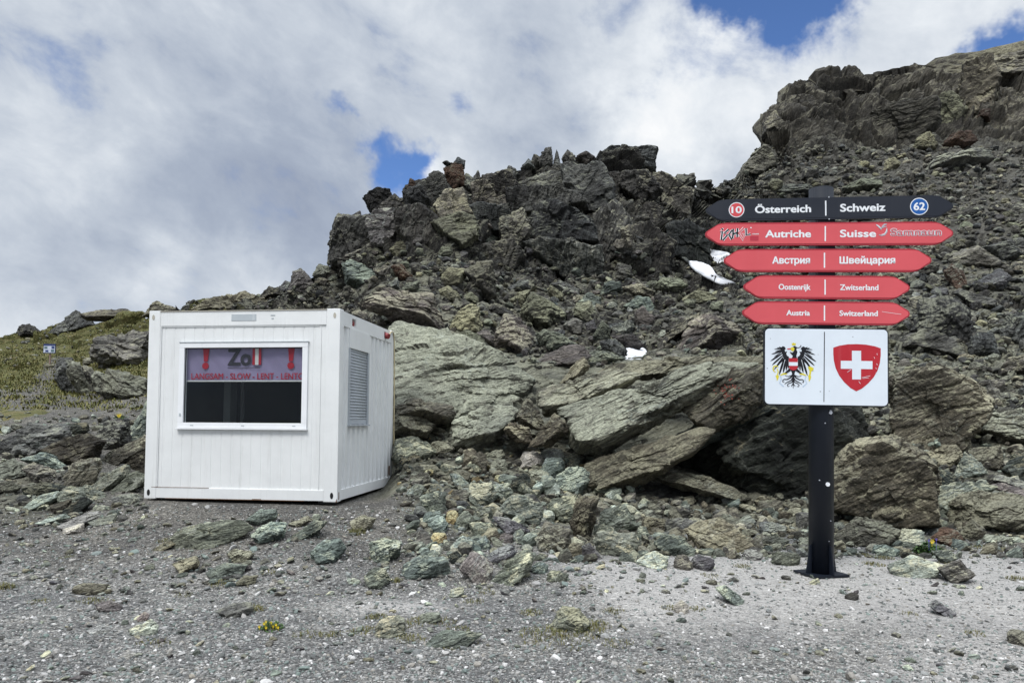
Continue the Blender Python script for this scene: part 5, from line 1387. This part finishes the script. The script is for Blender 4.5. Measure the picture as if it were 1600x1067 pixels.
far_black; wet black streaked block in the middle of the crag; 733,328 745,322 790,322 800,350 792,367 768,366 738,350; tilt=85 flat=1 dY=0.19 grow=1.14
far_green; pale lone block under the wet black one; 738,364 760,354 780,372 767,389 742,384
far_olive; brown patch of rock low on the crag's left side; 608,390 625,374 645,380 648,402 620,405
far_grey; squared ledge right of the rounded buttress; 762,314 797,306 802,327 765,330; flat=1 dY=0.19 grow=1.14
far_dark; tallest spike of the crag's jagged top; 838,252 852,230 862,227 865,256 850,264
far_dark; thin needle next to the tallest spike; 862,260 870,229 879,262
far_dark; third spike of the jagged top, right of the needle; 876,250 887,232 899,243 898,264
far_purple; blunt dark block on the jagged top; 896,246 915,234 933,248 915,266
far_dark; overhanging square head of rock at the crag's right end; 935,252 953,234 985,236 1019,241 1019,272 982,282 945,272; thick=5 flat=1 dY=0.46 grow=1.14
far_grey; pale overhanging ledge below the jagged top; 800,292 856,269 892,280 902,301 853,300 815,306; flat=1 dY=0.19 grow=1.14
far_dark; tall streaked wall in the centre of the crag; 820,326 865,310 922,350 934,390 885,388 830,370; tilt=80 thick=4 flat=1 dY=0.37 grow=1.14
far_black; wet dark wall at the foot of the crag; 813,386 875,377 934,388 936,438 885,450 848,420; tilt=85 thick=4 flat=1 dY=0.37 grow=1.14
far_dark; square block stuck on the right slope of the crag; 993,328 1015,317 1032,325 1032,353 1005,352; flat=1 dY=0.19 grow=1.14
far_dark; cracked face below the square head; 960,276 1010,271 1034,302 1002,328 968,306; thick=4 flat=1 dY=0.37 grow=1.14
far_grey; narrow pillar below the crag's right shoulder; 968,358 985,349 990,382 978,388
far_dark; spur at the left of the square head; 942,272 968,271 968,304 947,300; flat=1 dY=0.19 grow=1.14
far_dark; small tooth on the skyline above the pale ledge; 812,262 826,246 838,262
far_dark; lowest tooth at the left of the jagged top; 785,275 794,258 806,262 808,278
far_dark; broad fractured face right of the wet black block; 796,300 850,296 900,305 915,330 870,325 822,330 800,345; tilt=75 thick=4 flat=1 dY=0.37 grow=1.14
far_grey; slanting ribbed wall below the crag's jagged top; 880,262 940,262 960,300 950,345 905,330 885,300; tilt=60 thick=4 flat=1 dY=0.37 grow=1.14
far_dark; long cracked wall right of the tall streaked one; 925,345 960,318 985,345 975,400 940,420 930,385; tilt=80 thick=3.5 flat=1 dY=0.32 grow=1.14
far_dark; lower right buttress of the crag; 985,362 1020,352 1050,385 1045,425 1000,432 980,405; tilt=60 thick=3.5 flat=1 dY=0.32 grow=1.14
far_grey; sloping ribbed flank right of the square head; 1018,270 1050,282 1080,305 1075,345 1035,335 1020,300; tilt=55 thick=5 flat=1 dY=0.46 grow=1.14
far_dark; shadowed wall left of the pale ledge; 752,285 800,272 812,300 795,318 760,312; tilt=70 thick=4 flat=1 dY=0.37 grow=1.14
far_grey; stepped face under the red pillar's right side; 735,292 765,285 780,312 762,330 738,326; tilt=70 thick=3 flat=1 dY=0.28 grow=1.14
far_dark; cliff face between the left wall and the pale patch; 620,335 660,325 685,345 678,385 640,380 618,368; tilt=75 thick=3.5 flat=1 dY=0.32 grow=1.14
far_purple; dark wall below the left wall of the crag; 540,405 580,385 615,392 605,425 560,420; tilt=70 thick=3 flat=1 dY=0.28 grow=1.14
far_grey; wall of rock left of the tall streaked one; 778,345 815,330 830,365 812,392 782,385; tilt=80 thick=3 flat=1 dY=0.28 grow=1.14
far_dark; low dark wall left of the wet dark one; 740,392 800,378 818,400 800,425 750,420; tilt=70 thick=3 flat=1 dY=0.28 grow=1.14
# --- left skyline
far_dark; rounded boulder on the left skyline; 28,528 32,510 45,505 64,518 66,530
far_dark; jagged outcrop on the grassy skyline at the left; 78,519 100,506 118,483 128,490 150,505 140,520 100,524; name=rock_outcrop thick=3
far_grey; smooth grey whaleback on the left skyline; 130,494 160,484 195,481 222,492 224,502 140,502; thick=5 lean=30 rough=.6
brown; dark boulder on the skyline just left of the container; 224,494 234,478 246,470 275,481 278,498
brown; long rocky rib on the skyline above the container roof; 300,488 325,466 380,455 420,462 430,480 330,490; thick=5 rough=1.4 name=rock_outcrop
grey; first slanting rock layer on the hillside, nearest the information board; 86,592 92,572 100,568 122,600 124,618 106,612; tilt=-55 thick=1.6 flat=1 name=rock_slab
tan; second slanting rock layer on the hillside, pale edged; 104,580 112,564 124,566 146,604 144,622 128,618; tilt=-55 thick=1.6 flat=1 name=rock_slab
grey; third slanting rock layer on the hillside; 124,582 132,570 142,574 160,600 160,618 146,616; tilt=-55 thick=1.5 flat=1 name=rock_slab
tan; rightmost slanting rock layer on the hillside; 142,588 150,578 164,584 182,610 180,624 162,622; tilt=-55 thick=1.5 flat=1 name=rock_slab
far_dark; dark notch of rock behind the slanting layers; 88,574 96,558 112,556 118,572 104,584; thick=1.5
grey; dark rocky knob on the hillside behind the container's left edge; 146,560 150,528 180,520 232,510 240,575 200,580; thick=4 rough=1.4 tilt=-40 name=rock_outcrop
tan; low bedded rock below the dark knob; 150,612 170,575 225,590 232,625 190,630; tilt=-50 thick=2 name=rock_outcrop
# --- upper mountain
far_brown; massive bare cliff forming the top of the right hand mountain; 1192,240 1200,210 1191,188 1240,140 1300,124 1400,97 1436,93 1550,95 1700,84 1720,235 1400,238 1260,248; Y=106 thick=13 lean=36 tilt=-24 rough=.7 name=rock_outcrop
far_olive; ochre faced block at the foot of the upper cliff; 1420,235 1435,212 1452,205 1464,228 1455,240; thick=3
rust; rust brown block at the foot of the upper cliff; 1474,222 1490,206 1515,205 1524,225 1500,234; thick=3
rust; small red brown square on the upper cliff; 1524,185 1535,168 1546,172 1546,192; thick=2
far_dark; small dark boulders' largest, perched on the mountain top; 1510,95 1522,86 1536,90 1538,98; thick=2
far_grey; grey block on the scree below the upper cliff; 1240,232 1260,222 1280,230 1282,246 1250,248; thick=2.5
far_dark; dark nose of rock at the left edge of the upper cliff; 1188,212 1194,186 1212,172 1224,190 1222,216; thick=5
far_brown; dark shadowed cliff face below the brow; 1335,235 1345,190 1410,165 1450,170 1455,205 1425,240; thick=10 flat=1 lean=-6 rough=.8 dY=0.92 grow=1.14
far_olive; pale ochre striped cliff face right of the dark one; 1446,205 1452,165 1490,150 1505,180 1490,212; thick=8 flat=1 tilt=80 dY=0.74 grow=1.14
far_brown; knobbly cliff face at the right of the brow; 1505,165 1512,105 1548,98 1560,140 1550,180 1525,190; thick=10 flat=1 dY=0.92 grow=1.14
far_grey; light grey slab wall in the upper right corner; 1548,125 1556,92 1620,84 1630,130 1590,138; thick=10 flat=1 lean=30 dY=0.92 grow=1.14
far_grey; block field edge under the ochre striped face; 1440,262 1470,238 1530,236 1545,256 1490,270; thick=6
far_brown; stepped ridge rocks left of the upper cliff; 1150,280 1162,258 1185,235 1206,240 1212,270 1180,285; thick=7 flat=1 dY=0.65 grow=1.14
far_grey; big slab lying on the scree left of the signpost top; 1195,300 1215,286 1262,290 1270,305 1230,312; thick=3
far_olive; flat block on the scree right of the signpost top; 1316,290 1345,276 1375,285 1378,302 1330,305; thick=3
'''
def parse_heroes():
    for ln in HEROES.strip().split('\n'):
        if ln.startswith('#') or not ln.strip(): continue
        q = [s.strip() for s in ln.split(';')]
        kw = {}
        if len(q) > 3 and q[3]:
            for t in q[3].split():
                k, v = t.split('='); kw[k] = v if k == 'name' else float(v)
        rock(q[0], q[1], q[2], **kw)
parse_heroes()
_lab = [o['label'] for o in ROCKS]
assert len(set(_lab)) == len(_lab), [l for l in _lab if _lab.count(l) > 1]
# ------------------------------------------------------------------ snow, moss, plants
def snow_mat():
    m, g, b = new_mat('old snow', .6, .3)
    vec = g.new('ShaderNodeTexCoord').outputs['Object']
    n = g.noise(vec, 1.5, 6, .65)
    g.put(b.inputs['Base Color'], g.mix(g.ramp(n, .35, .65), (.46, .47, .49), (.70, .71, .73)))
    g.put(b.inputs['Normal'], bump(g, g.noise(vec, 5, 5, .6), .5, .05))
    return m
M['snow'] = snow_mat()
SNOW = []
def in_poly(pts, x, y):
    c = False
    for i in range(len(pts)):
        (ax, ay), (bx, by) = pts[i], pts[i - 1]
        if (ay > y) != (by > y) and x < (bx - ax) * (y - ay) / (by - ay) + ax: c = not c
    return c
def snow_patch(pts, label, lift):
    pts = [tuple(map(float, q.split(','))) for q in pts.split()]
    SNOW.append(pts)
    x0, x1 = min(q[0] for q in pts), max(q[0] for q in pts); y0, y1 = min(q[1] for q in pts), max(q[1] for q in pts)
    def inside(x, y):
        c = False
        for i in range(len(pts)):
            (ax, ay), (bx, by) = pts[i], pts[i - 1]
            if (ay > y) != (by > y) and x < (bx - ax) * (y - ay) / (by - ay) + ax: c = not c
        return c
    # firn smooths over the bumps of the ground it lies on: its height is an average of the ground round about
    Q = []
    for i in range(31):
        for j in range(21):
            px, py = x0 + (x1 - x0) * i / 30, y0 + (y1 - y0) * j / 20
            if inside(px, py):
                p, n = cast(px, py, 1)
                if p is not None: Q.append((px, py, p.y))
    Q = np.array(Q); Q = Q[np.abs(Q[:, 2] - np.median(Q[:, 2])) < 5]
    def on(px, py, up):
        w = np.exp(-((Q[:, 0] - px) ** 2 + ((Q[:, 1] - py) * 1.6) ** 2) / 9.0 ** 2) + 1e-9
        m_ = (w * Q[:, 2]).sum() / w.sum(); sd = math.sqrt((w * (Q[:, 2] - m_) ** 2).sum() / w.sum())
        return at(px, py, m_ - .55 * sd - up)
    ring = []; n = len(pts); rr = random.Random(int(x0))
    for i in range(n):
        p0, p1, p2, p3 = (np.array(pts[(i + k) % n]) for k in (-1, 0, 1, 2))
        for q in range(5):
            u = q / 5; v = .5 * (2 * p1 + (p2 - p0) * u + (2 * p0 - 5 * p1 + 4 * p2 - p3) * u * u + (3 * p1 - p0 - 3 * p2 + p3) * u ** 3)
            ring.append(v + np.array([rr.uniform(-.5, .5), rr.uniform(-.35, .35)]))
    cen = np.mean(ring, 0); V = []; m = len(ring)
    for sc_, up in ((1.0, -.9), (1.0, -.15), (.94, lift * .5), (.80, lift), (.4, lift)):
        for v in ring: V.append(on(*(cen + (v - cen) * sc_), up))
    F_ = [(k * m + i, k * m + (i + 1) % m, (k + 1) * m + (i + 1) % m, (k + 1) * m + i) for k in range(4) for i in range(m)] + [tuple(4 * m + i for i in range(m))]
    V = np.array(V); c = V.mean(0)
    o = mesh_np('snow_patch', V - c, F_, M['snow'], None, True, loc=c)
    tag(o, label, 'snow', None)
snow_patch('1075,409 1092,409 1110,416 1119,428 1134,436 1149,443 1127,446 1106,436 1086,424', 'larger white snow patch slanting left of the red arrow boards', .10)
snow_patch('1102,388 1120,391 1140,396 1136,409 1119,413 1113,404', 'short snow patch half hidden behind the third arrow board', .10)
snow_patch('972,545 1001,542 1011,551 1001,563 973,562 980,554', 'small snow patch on the crest above the leaning slabs', .08)

def leaf_mat(name, a, b_):
    m, g, b = new_mat(name, .6, .25)
    isl = g.new('ShaderNodeNewGeometry').outputs['Random Per Island']
    g.put(b.inputs['Base Color'], g.mix(isl, a, b_))
    return m
M['grass'] = leaf_mat('grass blades', (.075, .085, .020), (.20, .175, .075))
M['moss'] = leaf_mat('moss tufts', (.080, .094, .022), (.180, .158, .052))
M['leaf'] = leaf_mat('plant leaves', (.020, .055, .012), (.06, .11, .030))
M['petal'] = paint('yellow petals', (.75, .55, .02), .6)
M['petal_blue'] = paint('violet petals', (.12, .10, .45), .6)
def blades(spots, n, h, spread, seed, width=.006):
    """one mesh of single grass blades round the given ground points"""
    rg = random.Random(seed); V = []; Fc = []
    for (p, k, hh, sp) in spots:
        for _ in range(int(n * k)):
            a = rg.uniform(0, 6.283); r = sp * math.sqrt(rg.random())
            q, nn = ground(p[0] + r * math.cos(a), p[1] + r * math.sin(a))
            L = hh * rg.uniform(.5, 1.1) * (1.1 - .6 * r / sp); ba = rg.uniform(0, 6.283); ln = rg.uniform(.5, 1.25)
            w = width * rg.uniform(.7, 1.3); wx, wy = w * math.cos(ba + 1.57), w * math.sin(ba + 1.57)
            dx, dy = math.cos(ba) * L * ln, math.sin(ba) * L * ln
            i = len(V)
            V += [(q.x - wx, q.y - wy, q.z - .005), (q.x + wx, q.y + wy, q.z - .005), (q.x + dx * .4 + wx * .7, q.y + dy * .4 + wy * .7, q.z + L * .6), (q.x + dx * .4 - wx * .7, q.y + dy * .4 - wy * .7, q.z + L * .6), (q.x + dx, q.y + dy, q.z + L * (1 - .35 * ln))]
            Fc += [(i, i + 1, i + 2, i + 3), (i + 3, i + 2, i + 4)]
    return V, Fc
def tuft_list():
    T = [(558, 833, 1, .10, .10), (345, 912, 1, .05, .12), (392, 950, .8, .05, .1), (400, 953, .5, .05, .08), (150, 940, .8, .05, .15), (8, 918, .8, .09, .1), (620, 908, .5, .06, .06), (590, 965, .9, .05, .10), (575, 985, .6, .05, .10), (640, 975, .8, .05, .15), (665, 968, .8, .05, .12),
         (690, 972, .6, .05, .12), (640, 998, .9, .04, .12), (560, 988, .6, .04, .10), (520, 992, .6, .04, .1), (480, 992, .6, .04, .12), (730, 1000, .6, .05, .12), (850, 990, 1.4, .06, .2), (905, 985, 1.6, .07, .22), (925, 978, 1.2, .06, .15), (870, 1002, 1.2, .05, .25), (830, 958, .8, .05, .1), (958, 955, .7, .04, .1),
         (965, 1005, .6, .04, .12), (1045, 950, .5, .04, .08), (1090, 952, .4, .04, .08), (1160, 885, .6, .05, .1), (1148, 862, 1.0, .05, .14), (1200, 858, .5, .05, .1), (1380, 872, 1.0, .05, .12), (1365, 882, .8, .05, .12), (1350, 868, .6, .05, .1), (1530, 855, 1.0, .05, .2), (1575, 860, 1.0, .06, .2), (1480, 880, .6, .06, .1),
         (1590, 905, .8, .06, .1), (1525, 990, .5, .04, .08), (740, 940, .5, .05, .1), (715, 985, .6, .05, .1), (420, 895, .4, .04, .08), (760, 925, .5, .04, .1), (255, 845, .4, .05, .08), (1345, 786, .9, .06, .1), (290, 930, .4, .04, .1), (60, 940, .4, .04, .1), (240, 1005, .4, .04, .12), (700, 1010, .5, .04, .12), (1110, 900, .4, .04, .1), (1420, 960, .3, .04, .08)]
    out = []
    for px, py, k, h, sp in T:
        p, n = cast(px, py, 1)
        if p is not None: out.append((p, k, h, sp))
    return out
V, Fc = blades(tuft_list(), 150, .06, .1, 3, .003)
o = mesh_np('grass', V, Fc, M['grass']); tag(o, 'sparse olive grass blades growing between the stones', 'grass', None, 'stuff')
def hill_grass():
    rg = random.Random(5); sp = []
    for _ in range(2300):
        px = rg.uniform(-40, 232); py = rg.uniform(492, 640)
        p, n = cast(px, py, 1)
        if p is None or p.y < 15.5 or (py > 612 and rg.random() < .7): continue
        if abs(px - (84 - (600 - py) * -.9 - 20)) < 7: continue
        sp.append((p, rg.uniform(.6, 1.4), rg.uniform(.08, .24), rg.uniform(.15, .45)))
    return blades(sp, 12, .2, .3, 8, .018)
V, Fc = hill_grass()
o = mesh_np('hillside_grass', V, Fc, M['moss']); tag(o, 'brownish green alpine grass covering the left hillside', 'grass', None, 'stuff')

def flower_plant(px, py, w, h, nleaf, flowers, label, seed, Y=None):
    p, n = cast(px, py, 1)
    c = p if Y is None else Vector(at(px, py, Y))
    root = empty('flowering_plant', c); tag(root, label, 'plant')
    rg = random.Random(seed); b = bmesh.new()
    for _ in range(nleaf):
        a = rg.uniform(0, 6.283); r = w * math.sqrt(rg.random()); z = h * (1 - (r / w) ** 2) * rg.uniform(.25, 1.0)
        q = Vector((r * math.cos(a), r * math.sin(a), z)); L = h * rg.uniform(.28, .5)
        M3 = Matrix.Rotation(rg.uniform(0, 6.283), 3, 'Z') @ Matrix.Rotation(rg.uniform(-.9, .5), 3, 'Y')
        prof = [(0, 0), (.3, .20), (.65, .24), (1, 0), (.65, -.24), (.3, -.20)]
        b.faces.new([b.verts.new(q + M3 @ Vector((x * L, y * L, .12 * L * math.sin(x * 3)))) for x, y in prof])
    me = bpy.data.meshes.new('foliage'); b.to_mesh(me); b.free(); me.materials.append(M['leaf'])
    o = bpy.data.objects.new('foliage', me); COL.objects.link(o); o.parent = root
    for (fx, fz, r, mt) in flowers:
        m = MB(); fy = -w * rg.uniform(.3, .9)
        for k in range(6):
            a = k * math.pi / 3; q = Vector((fx, fy, fz))
            v = [m.bm.verts.new(q + Vector((r * t * math.cos(a + s), -r * .35 * t + r * .2, r * t * math.sin(a + s)))) for t, s in ((.1, 0), (.8, -.42), (1.05, 0), (.8, .42))]
            m.bm.faces.new(v)
        m.tube([(fx, fy + .004, 0), (fx, fy + .004, fz)], .0018, 5)
        m.build('flower', M[mt], root)
flower_plant(424, 982, .085, .060, 260, [(-.07, .035, .011, 'petal'), (-.045, .05, .011, 'petal'), (-.02, .028, .011, 'petal'), (.005, .055, .011, 'petal'), (.03, .035, .011, 'petal'), (.055, .05, .011, 'petal'), (.07, .03, .010, 'petal'), (-.03, .065, .010, 'petal')], 'low green cushion plant dotted with yellow flowers on the gravel', 4)
flower_plant(1452, 866, .17, .14, 330, [(-.01, .165, .028, 'petal'), (-.045, .175, .016, 'petal_blue'), (.005, .20, .014, 'petal_blue')], 'leafy green plant with a yellow and two violet flowers among the rocks', 9)
flower_plant(188, 655, .12, .10, 120, [(-.03, .09, .03, 'petal'), (.03, .10, .03, 'petal'), (.0, .07, .03, 'petal')], 'small yellow flowering plant behind the left heap of rocks', 12)
# dab of old red paint on the block under the flag panel
def red_dab():
    src = [o for o in ROCKS if 'dab of red paint' in o['label']][0]
    bpy.context.view_layer.update()
    rg = random.Random(2); V = []; Fc = []
    mi = src.matrix_world.inverted()
    for _ in range(70):
        a = rg.uniform(0, 6.283); r = rg.gauss(0, 1)
        px, py = 1137 + 6 * rg.gauss(0, 1) + rg.choice((-4, 2)), 613 + 9 * rg.gauss(0, 1)
        if math.hypot(px - 1142, py - 612) < 4: continue
        d = Vector(rays(px, py)).normalized()
        ok, p, n, _i = src.ray_cast(mi @ Vector((0, 0, EYE)), mi.to_3x3() @ d)
        if not ok: continue
        t1 = n.orthogonal().normalized(); t2 = n.cross(t1); i = len(V); s = rg.uniform(.006, .018)
        V += [p + n * .006 + t1 * s * math.cos(k * 1.047) * rg.uniform(.6, 1.2) + t2 * s * math.sin(k * 1.047) * rg.uniform(.6, 1.2) for k in range(6)]
        Fc.append(tuple(range(i, i + 6)))
    if V: mesh_np('paint_mark', V, Fc, paint('old red paint', (.22, .065, .048), .8, .2), src)
red_dab()

# ------------------------------------------------------------------ blocks of the talus one by one, then the rubble between them
def region_of(px, py):
    if py < 345 and px > 1100: return 'on the right upper scree' if px > 1290 else 'on the left upper scree'
    if px > 1290: return 'right of the arrow boards' if py < 560 else 'near the big right boulders'
    if px < 240: return 'left of the container'
    if py < 395: return 'on the dark crag'
    if px < 700: return 'above the container'
    if px < 880: return 'left of the diamond block'
    if px < 1040: return 'below the wet rock wall'
    return 'beside the great pyramid'
COLW = {'far_grey': 'grey', 'far_olive': 'olive', 'far_purple': 'purplish', 'far_dark': 'dark', 'far_green': 'greenish', 'brown': 'brown', 'tan': 'tan', 'green': 'green', 'grey': 'grey'}
def auto_rocks():
    rg = random.Random(21)
    zones = [  # px0 px1 py0 py1 count size range materials
        (1330, 1610, 330, 560, 34, 18, 46, ['far_grey', 'far_grey', 'far_olive', 'far_dark', 'far_purple']),
        (1180, 1610, 265, 345, 26, 12, 30, ['far_grey', 'far_dark', 'far_olive']),
        (1480, 1610, 560, 680, 8, 24, 50, ['tan', 'grey', 'brown']),
        (640, 1060, 400, 520, 26, 14, 30, ['far_grey', 'far_olive', 'far_purple', 'far_dark', 'far_green']),
        (1000, 1180, 440, 540, 10, 14, 30, ['far_grey', 'far_olive', 'far_dark']),
        (480, 700, 400, 470, 10, 12, 26, ['far_grey', 'far_olive', 'far_dark']),
        (620, 1080, 380, 410, 6, 16, 30, ['far_dark', 'far_dark', 'far_purple', 'far_grey']),
        (40, 225, 560, 650, 8, 8, 20, ['grey', 'tan'])]
    made = []
    boxes = []
    for o in ROCKS:
        x, y = project(np.array(o.location)); boxes.append((float(x), float(y)))
    for x0, x1, y0, y1, n, s0, s1, mats in zones:
        k = 0; tries = 0
        while k < n and tries < n * 40:
            tries += 1
            x, y = rg.uniform(x0, x1), rg.uniform(y0, y1)
            s = s0 + (s1 - s0) * rg.random() ** 2
            if any(math.hypot(x - a, (y - b) * 1.2) < s * .75 for a, b in boxes): continue
            boxes.append((x, y)); k += 1
            w, h = s, s * rg.uniform(.5, .85)
            mt = rg.choice(mats)
            o = rock(mt, 'x', [(x - w / 2, y - h), (x + w / 2, y)], tilt=rg.uniform(-30, 60))
            if o: made.append((o, mt, region_of(x, y), x, y))
    # labels: colour and place, then the order from left to right
    from collections import defaultdict
    gr = defaultdict(list)
    for m in made: gr[(COLW[m[1]], m[2])].append(m)
    ordn = ['leftmost', 'second from left', 'third from left', 'fourth from left', 'fifth from left', 'sixth from left', 'seventh from left', 'eighth from left', 'ninth from left', 'tenth from left', 'eleventh from left', 'twelfth from left', 'thirteenth from left', 'fourteenth from left']
    for (cw, rgn), L in gr.items():
        L.sort(key=lambda m: m[3])
        for i, m in enumerate(L):
            lab = f'smaller {cw} block {rgn}' if len(L) == 1 else f'smaller {cw} block {rgn}, ' + ('rightmost' if i == len(L) - 1 else ordn[i]) + f' of {len(L)}'
            m[0]['label'] = lab; m[0]['group'] = 'blocks ' + rgn
auto_rocks()
def protos(n, level, seed, slab):
    out = []
    for k in range(n):
        r = np.random.default_rng(seed + k)
        nv = r.normal(size=(9, 3)); nv /= np.linalg.norm(nv, axis=1)[:, None]
        pl = [(v, r.uniform(.62, 1.0)) for v in nv] + [(np.eye(3)[i] * s, r.uniform(.75, 1)) for i in range(3) for s in (-1, 1)]
        D = ICO[level][0]
        P = D * polytope(D, pl, 40)[:, None] * np.array([1, r.uniform(.6, .95), r.uniform(*slab)])
        if level >= 2: P = P + D * (.05 * fbm(P * 2.5 + k, 2, k))[:, None]
        out.append(P * .5)
    return out
def scatter(name, items, mats, level, label, cat, seed, slab=(.35, .75), tilt=.5):
    """items: (x, y, z, size, material index) arrays; all small stones of one kind as one mesh"""
    r = np.random.default_rng(seed)
    PR = protos(24, level, seed, slab); fc = ICO[level][1]; nv = len(PR[0])
    it = np.array(items); n = len(it)
    pr = np.stack(PR)[r.integers(0, 24, n)]
    a = r.uniform(0, 2 * np.pi, n); b = r.normal(0, tilt, n); c = r.normal(0, tilt, n)
    def rot(ax, t):
        co, si = np.cos(t), np.sin(t); Mx = np.zeros((n, 3, 3)); i, j = [(1, 2), (2, 0), (0, 1)][ax]
        Mx[:, ax, ax] = 1; Mx[:, i, i] = co; Mx[:, j, j] = co; Mx[:, i, j] = -si; Mx[:, j, i] = si
        return Mx
    Rm = rot(0, b) @ rot(1, c) @ rot(2, a)
    P = np.einsum('nij,nvj->nvi', Rm, pr) * it[:, 3][:, None, None] + it[:, None, :3]
    Fa = (fc[None] + (np.arange(n) * nv)[:, None, None]).reshape(-1, 3)
    o = mesh_np(name, P.reshape(-1, 3), Fa, [M[m] for m in mats])
    o.data.polygons.foreach_set('material_index', np.repeat(it[:, 4].astype(np.int32), len(fc)))
    tag(o, label, cat, None, 'stuff')
    return o
def rubble():
    rg = random.Random(33)
    FAR = ['far_grey', 'far_olive', 'far_purple', 'far_dark', 'far_green', 'brown', 'tan', 'green', 'grey', 'palegreen', 'white', 'yellow']
    ix = {m: i for i, m in enumerate(FAR)}
    zones = [  # px0 px1 py0 py1 count smin smax mats
        (395, 1200, 395, 575, 2500, 4, 17, ['far_grey'] * 4 + ['far_olive'] * 3 + ['far_purple'] * 2 + ['far_dark'] * 2 + ['far_green']),
        (520, 1120, 262, 400, 450, 4, 13, ['far_dark'] * 4 + ['far_grey'] * 2 + ['far_purple']),
        (1150, 1640, 330, 690, 3600, 4, 22, ['far_grey'] * 4 + ['far_olive'] * 3 + ['far_dark'] * 2 + ['grey']),
        (1120, 1640, 230, 345, 3000, 2.5, 13, ['far_grey'] * 3 + ['far_dark'] * 2 + ['far_olive']),
        (612, 960, 672, 800, 900, 5, 22, ['brown'] * 4 + ['tan'] * 4 + ['grey'] * 2 + ['green'] * 2 + ['yellow'] * 1),
        (640, 1010, 752, 882, 620, 8, 36, ['green'] * 4 + ['grey'] * 2 + ['brown'] * 2 + ['palegreen'] * 2),
        (960, 1330, 778, 872, 900, 6, 28, ['brown'] * 3 + ['tan'] * 3 + ['grey'] * 2 + ['green']),
        (1290, 1640, 690, 872, 900, 6, 28, ['brown'] * 2 + ['tan'] * 3 + ['grey'] * 3 + ['green'] * 2 + ['palegreen']),
        (-40, 232, 650, 830, 700, 4, 18, ['brown'] * 3 + ['tan'] * 2 + ['grey'] * 3 + ['green'] * 3 + ['palegreen']),
        (-40, 232, 500, 650, 500, 2, 7, ['grey'] * 3 + ['tan'] * 2),
        (232, 540, 440, 485, 200, 3, 10, ['far_grey'] * 2 + ['brown', 'tan'])]
    it = []
    for x0, x1, y0, y1, n, s0, s1, mats in zones:
        for _ in range(n):
            x, y = rg.uniform(x0, x1), rg.uniform(y0, y1)
            if any(in_poly(q, x, y) or in_poly(q, x, y - 4) for q in SNOW): continue
            p, nn = cast(x, y, 1)
            if p is None: continue
            if 228 < x < 618 and p.y < 13.4: continue
            s = (s0 + (s1 - s0) * rg.random() ** 3.2) * p.y / F
            it.append((p.x, p.y, p.z + .12 * s, s * 1.15, ix[rg.choice(mats)]))
    scatter('rubble', it, FAR, 2, 'loose angular rubble filling the gaps between the boulders and blocks', 'rubble', 50)
rubble()
def pebble_mat():
    m, g, b = new_mat('gravel stones', .88, .25)
    isl = g.new('ShaderNodeNewGeometry').outputs['Random Per Island']
    vec = g.new('ShaderNodeTexCoord').outputs['Object']
    c = g.cramp(isl, [(0, (.10, .105, .10)), (.25, (.19, .195, .19)), (.42, (.17, .21, .19)), (.55, (.28, .28, .27)), (.72, (.36, .35, .335)), (.85, (.26, .24, .21)), (.93, (.48, .47, .45)), (1, (.68, .66, .64))])
    n = g.noise(vec, 60, 4, .65)
    g.put(b.inputs['Base Color'], g.mix(1, c, g.mix(n, (.6, .6, .6), (1.25, 1.25, 1.25)), 'MULTIPLY'))
    g.put(b.inputs['Normal'], bump(g, n, .5, .006))
    return m
M['pebble'] = pebble_mat()
def pebbles():
    rg = random.Random(77); it = []; big = []
    for _ in range(46000):
        py = rg.uniform(800, 1085); px = rg.uniform(-60, 1660)
        Yg = min(10.5, EYE * F / (py - 655)) if py > 760 else 10.5
        x, y = (px - CX) / F * Yg, Yg
        if rg.random() < .35: y = rg.uniform(4.2, 9.9); x = rg.uniform(-.74, .74) * y
        if 228 < 800 + x / y * F < 615 and y > 9.9: continue
        q, n = ground(x, y)
        s = .010 + .030 * rg.random() ** 3
        dusty = x > .9 and 5.4 < y < 8.6
        if dusty and rg.random() < .45: continue
        r = rg.random()
        if r < .016 * (.5 if dusty else 1): s = rg.uniform(.04, .085); big.append((q.x, q.y, q.z + .1 * s, s, 0)); continue
        if r < .10: s *= 1.6
        it.append((q.x, q.y, q.z + .10 * s, s, 0))
    scatter('gravel_stones', it, ['pebble'], 1, 'small grey and white gravel stones strewn over the foreground', 'gravel', 90, (.4, .8), .4)
    BM = ['pebble', 'green', 'grey', 'palegreen', 'tan', 'purple']
    big = [(a, b, c, d, rg.choice((0, 0, 0, 1, 1, 2, 2, 3, 4, 5))) for a, b, c, d, e in big]
    # the slope below the container carries more and larger flakes
    for _ in range(1500):
        px, py = rg.uniform(-20, 1640), rg.uniform(790, 930)
        if px > 1000 and rg.random() < .5: continue
        p, n = cast(px, py, 1)
        if p is None or p.y > 10.4 or (228 < px < 615 and p.y > 9.85): continue
        s = .03 + .10 * rg.random() ** 2.6
        big.append((p.x, p.y, p.z + .08 * s, s, rg.choice((0, 1, 1, 2, 2, 2, 3, 4, 5))))
    scatter('stone_flakes', big, BM, 2, 'loose flakes and fist sized stones on the gravel slope', 'stones', 120, (.25, .6), .35)
pebbles()
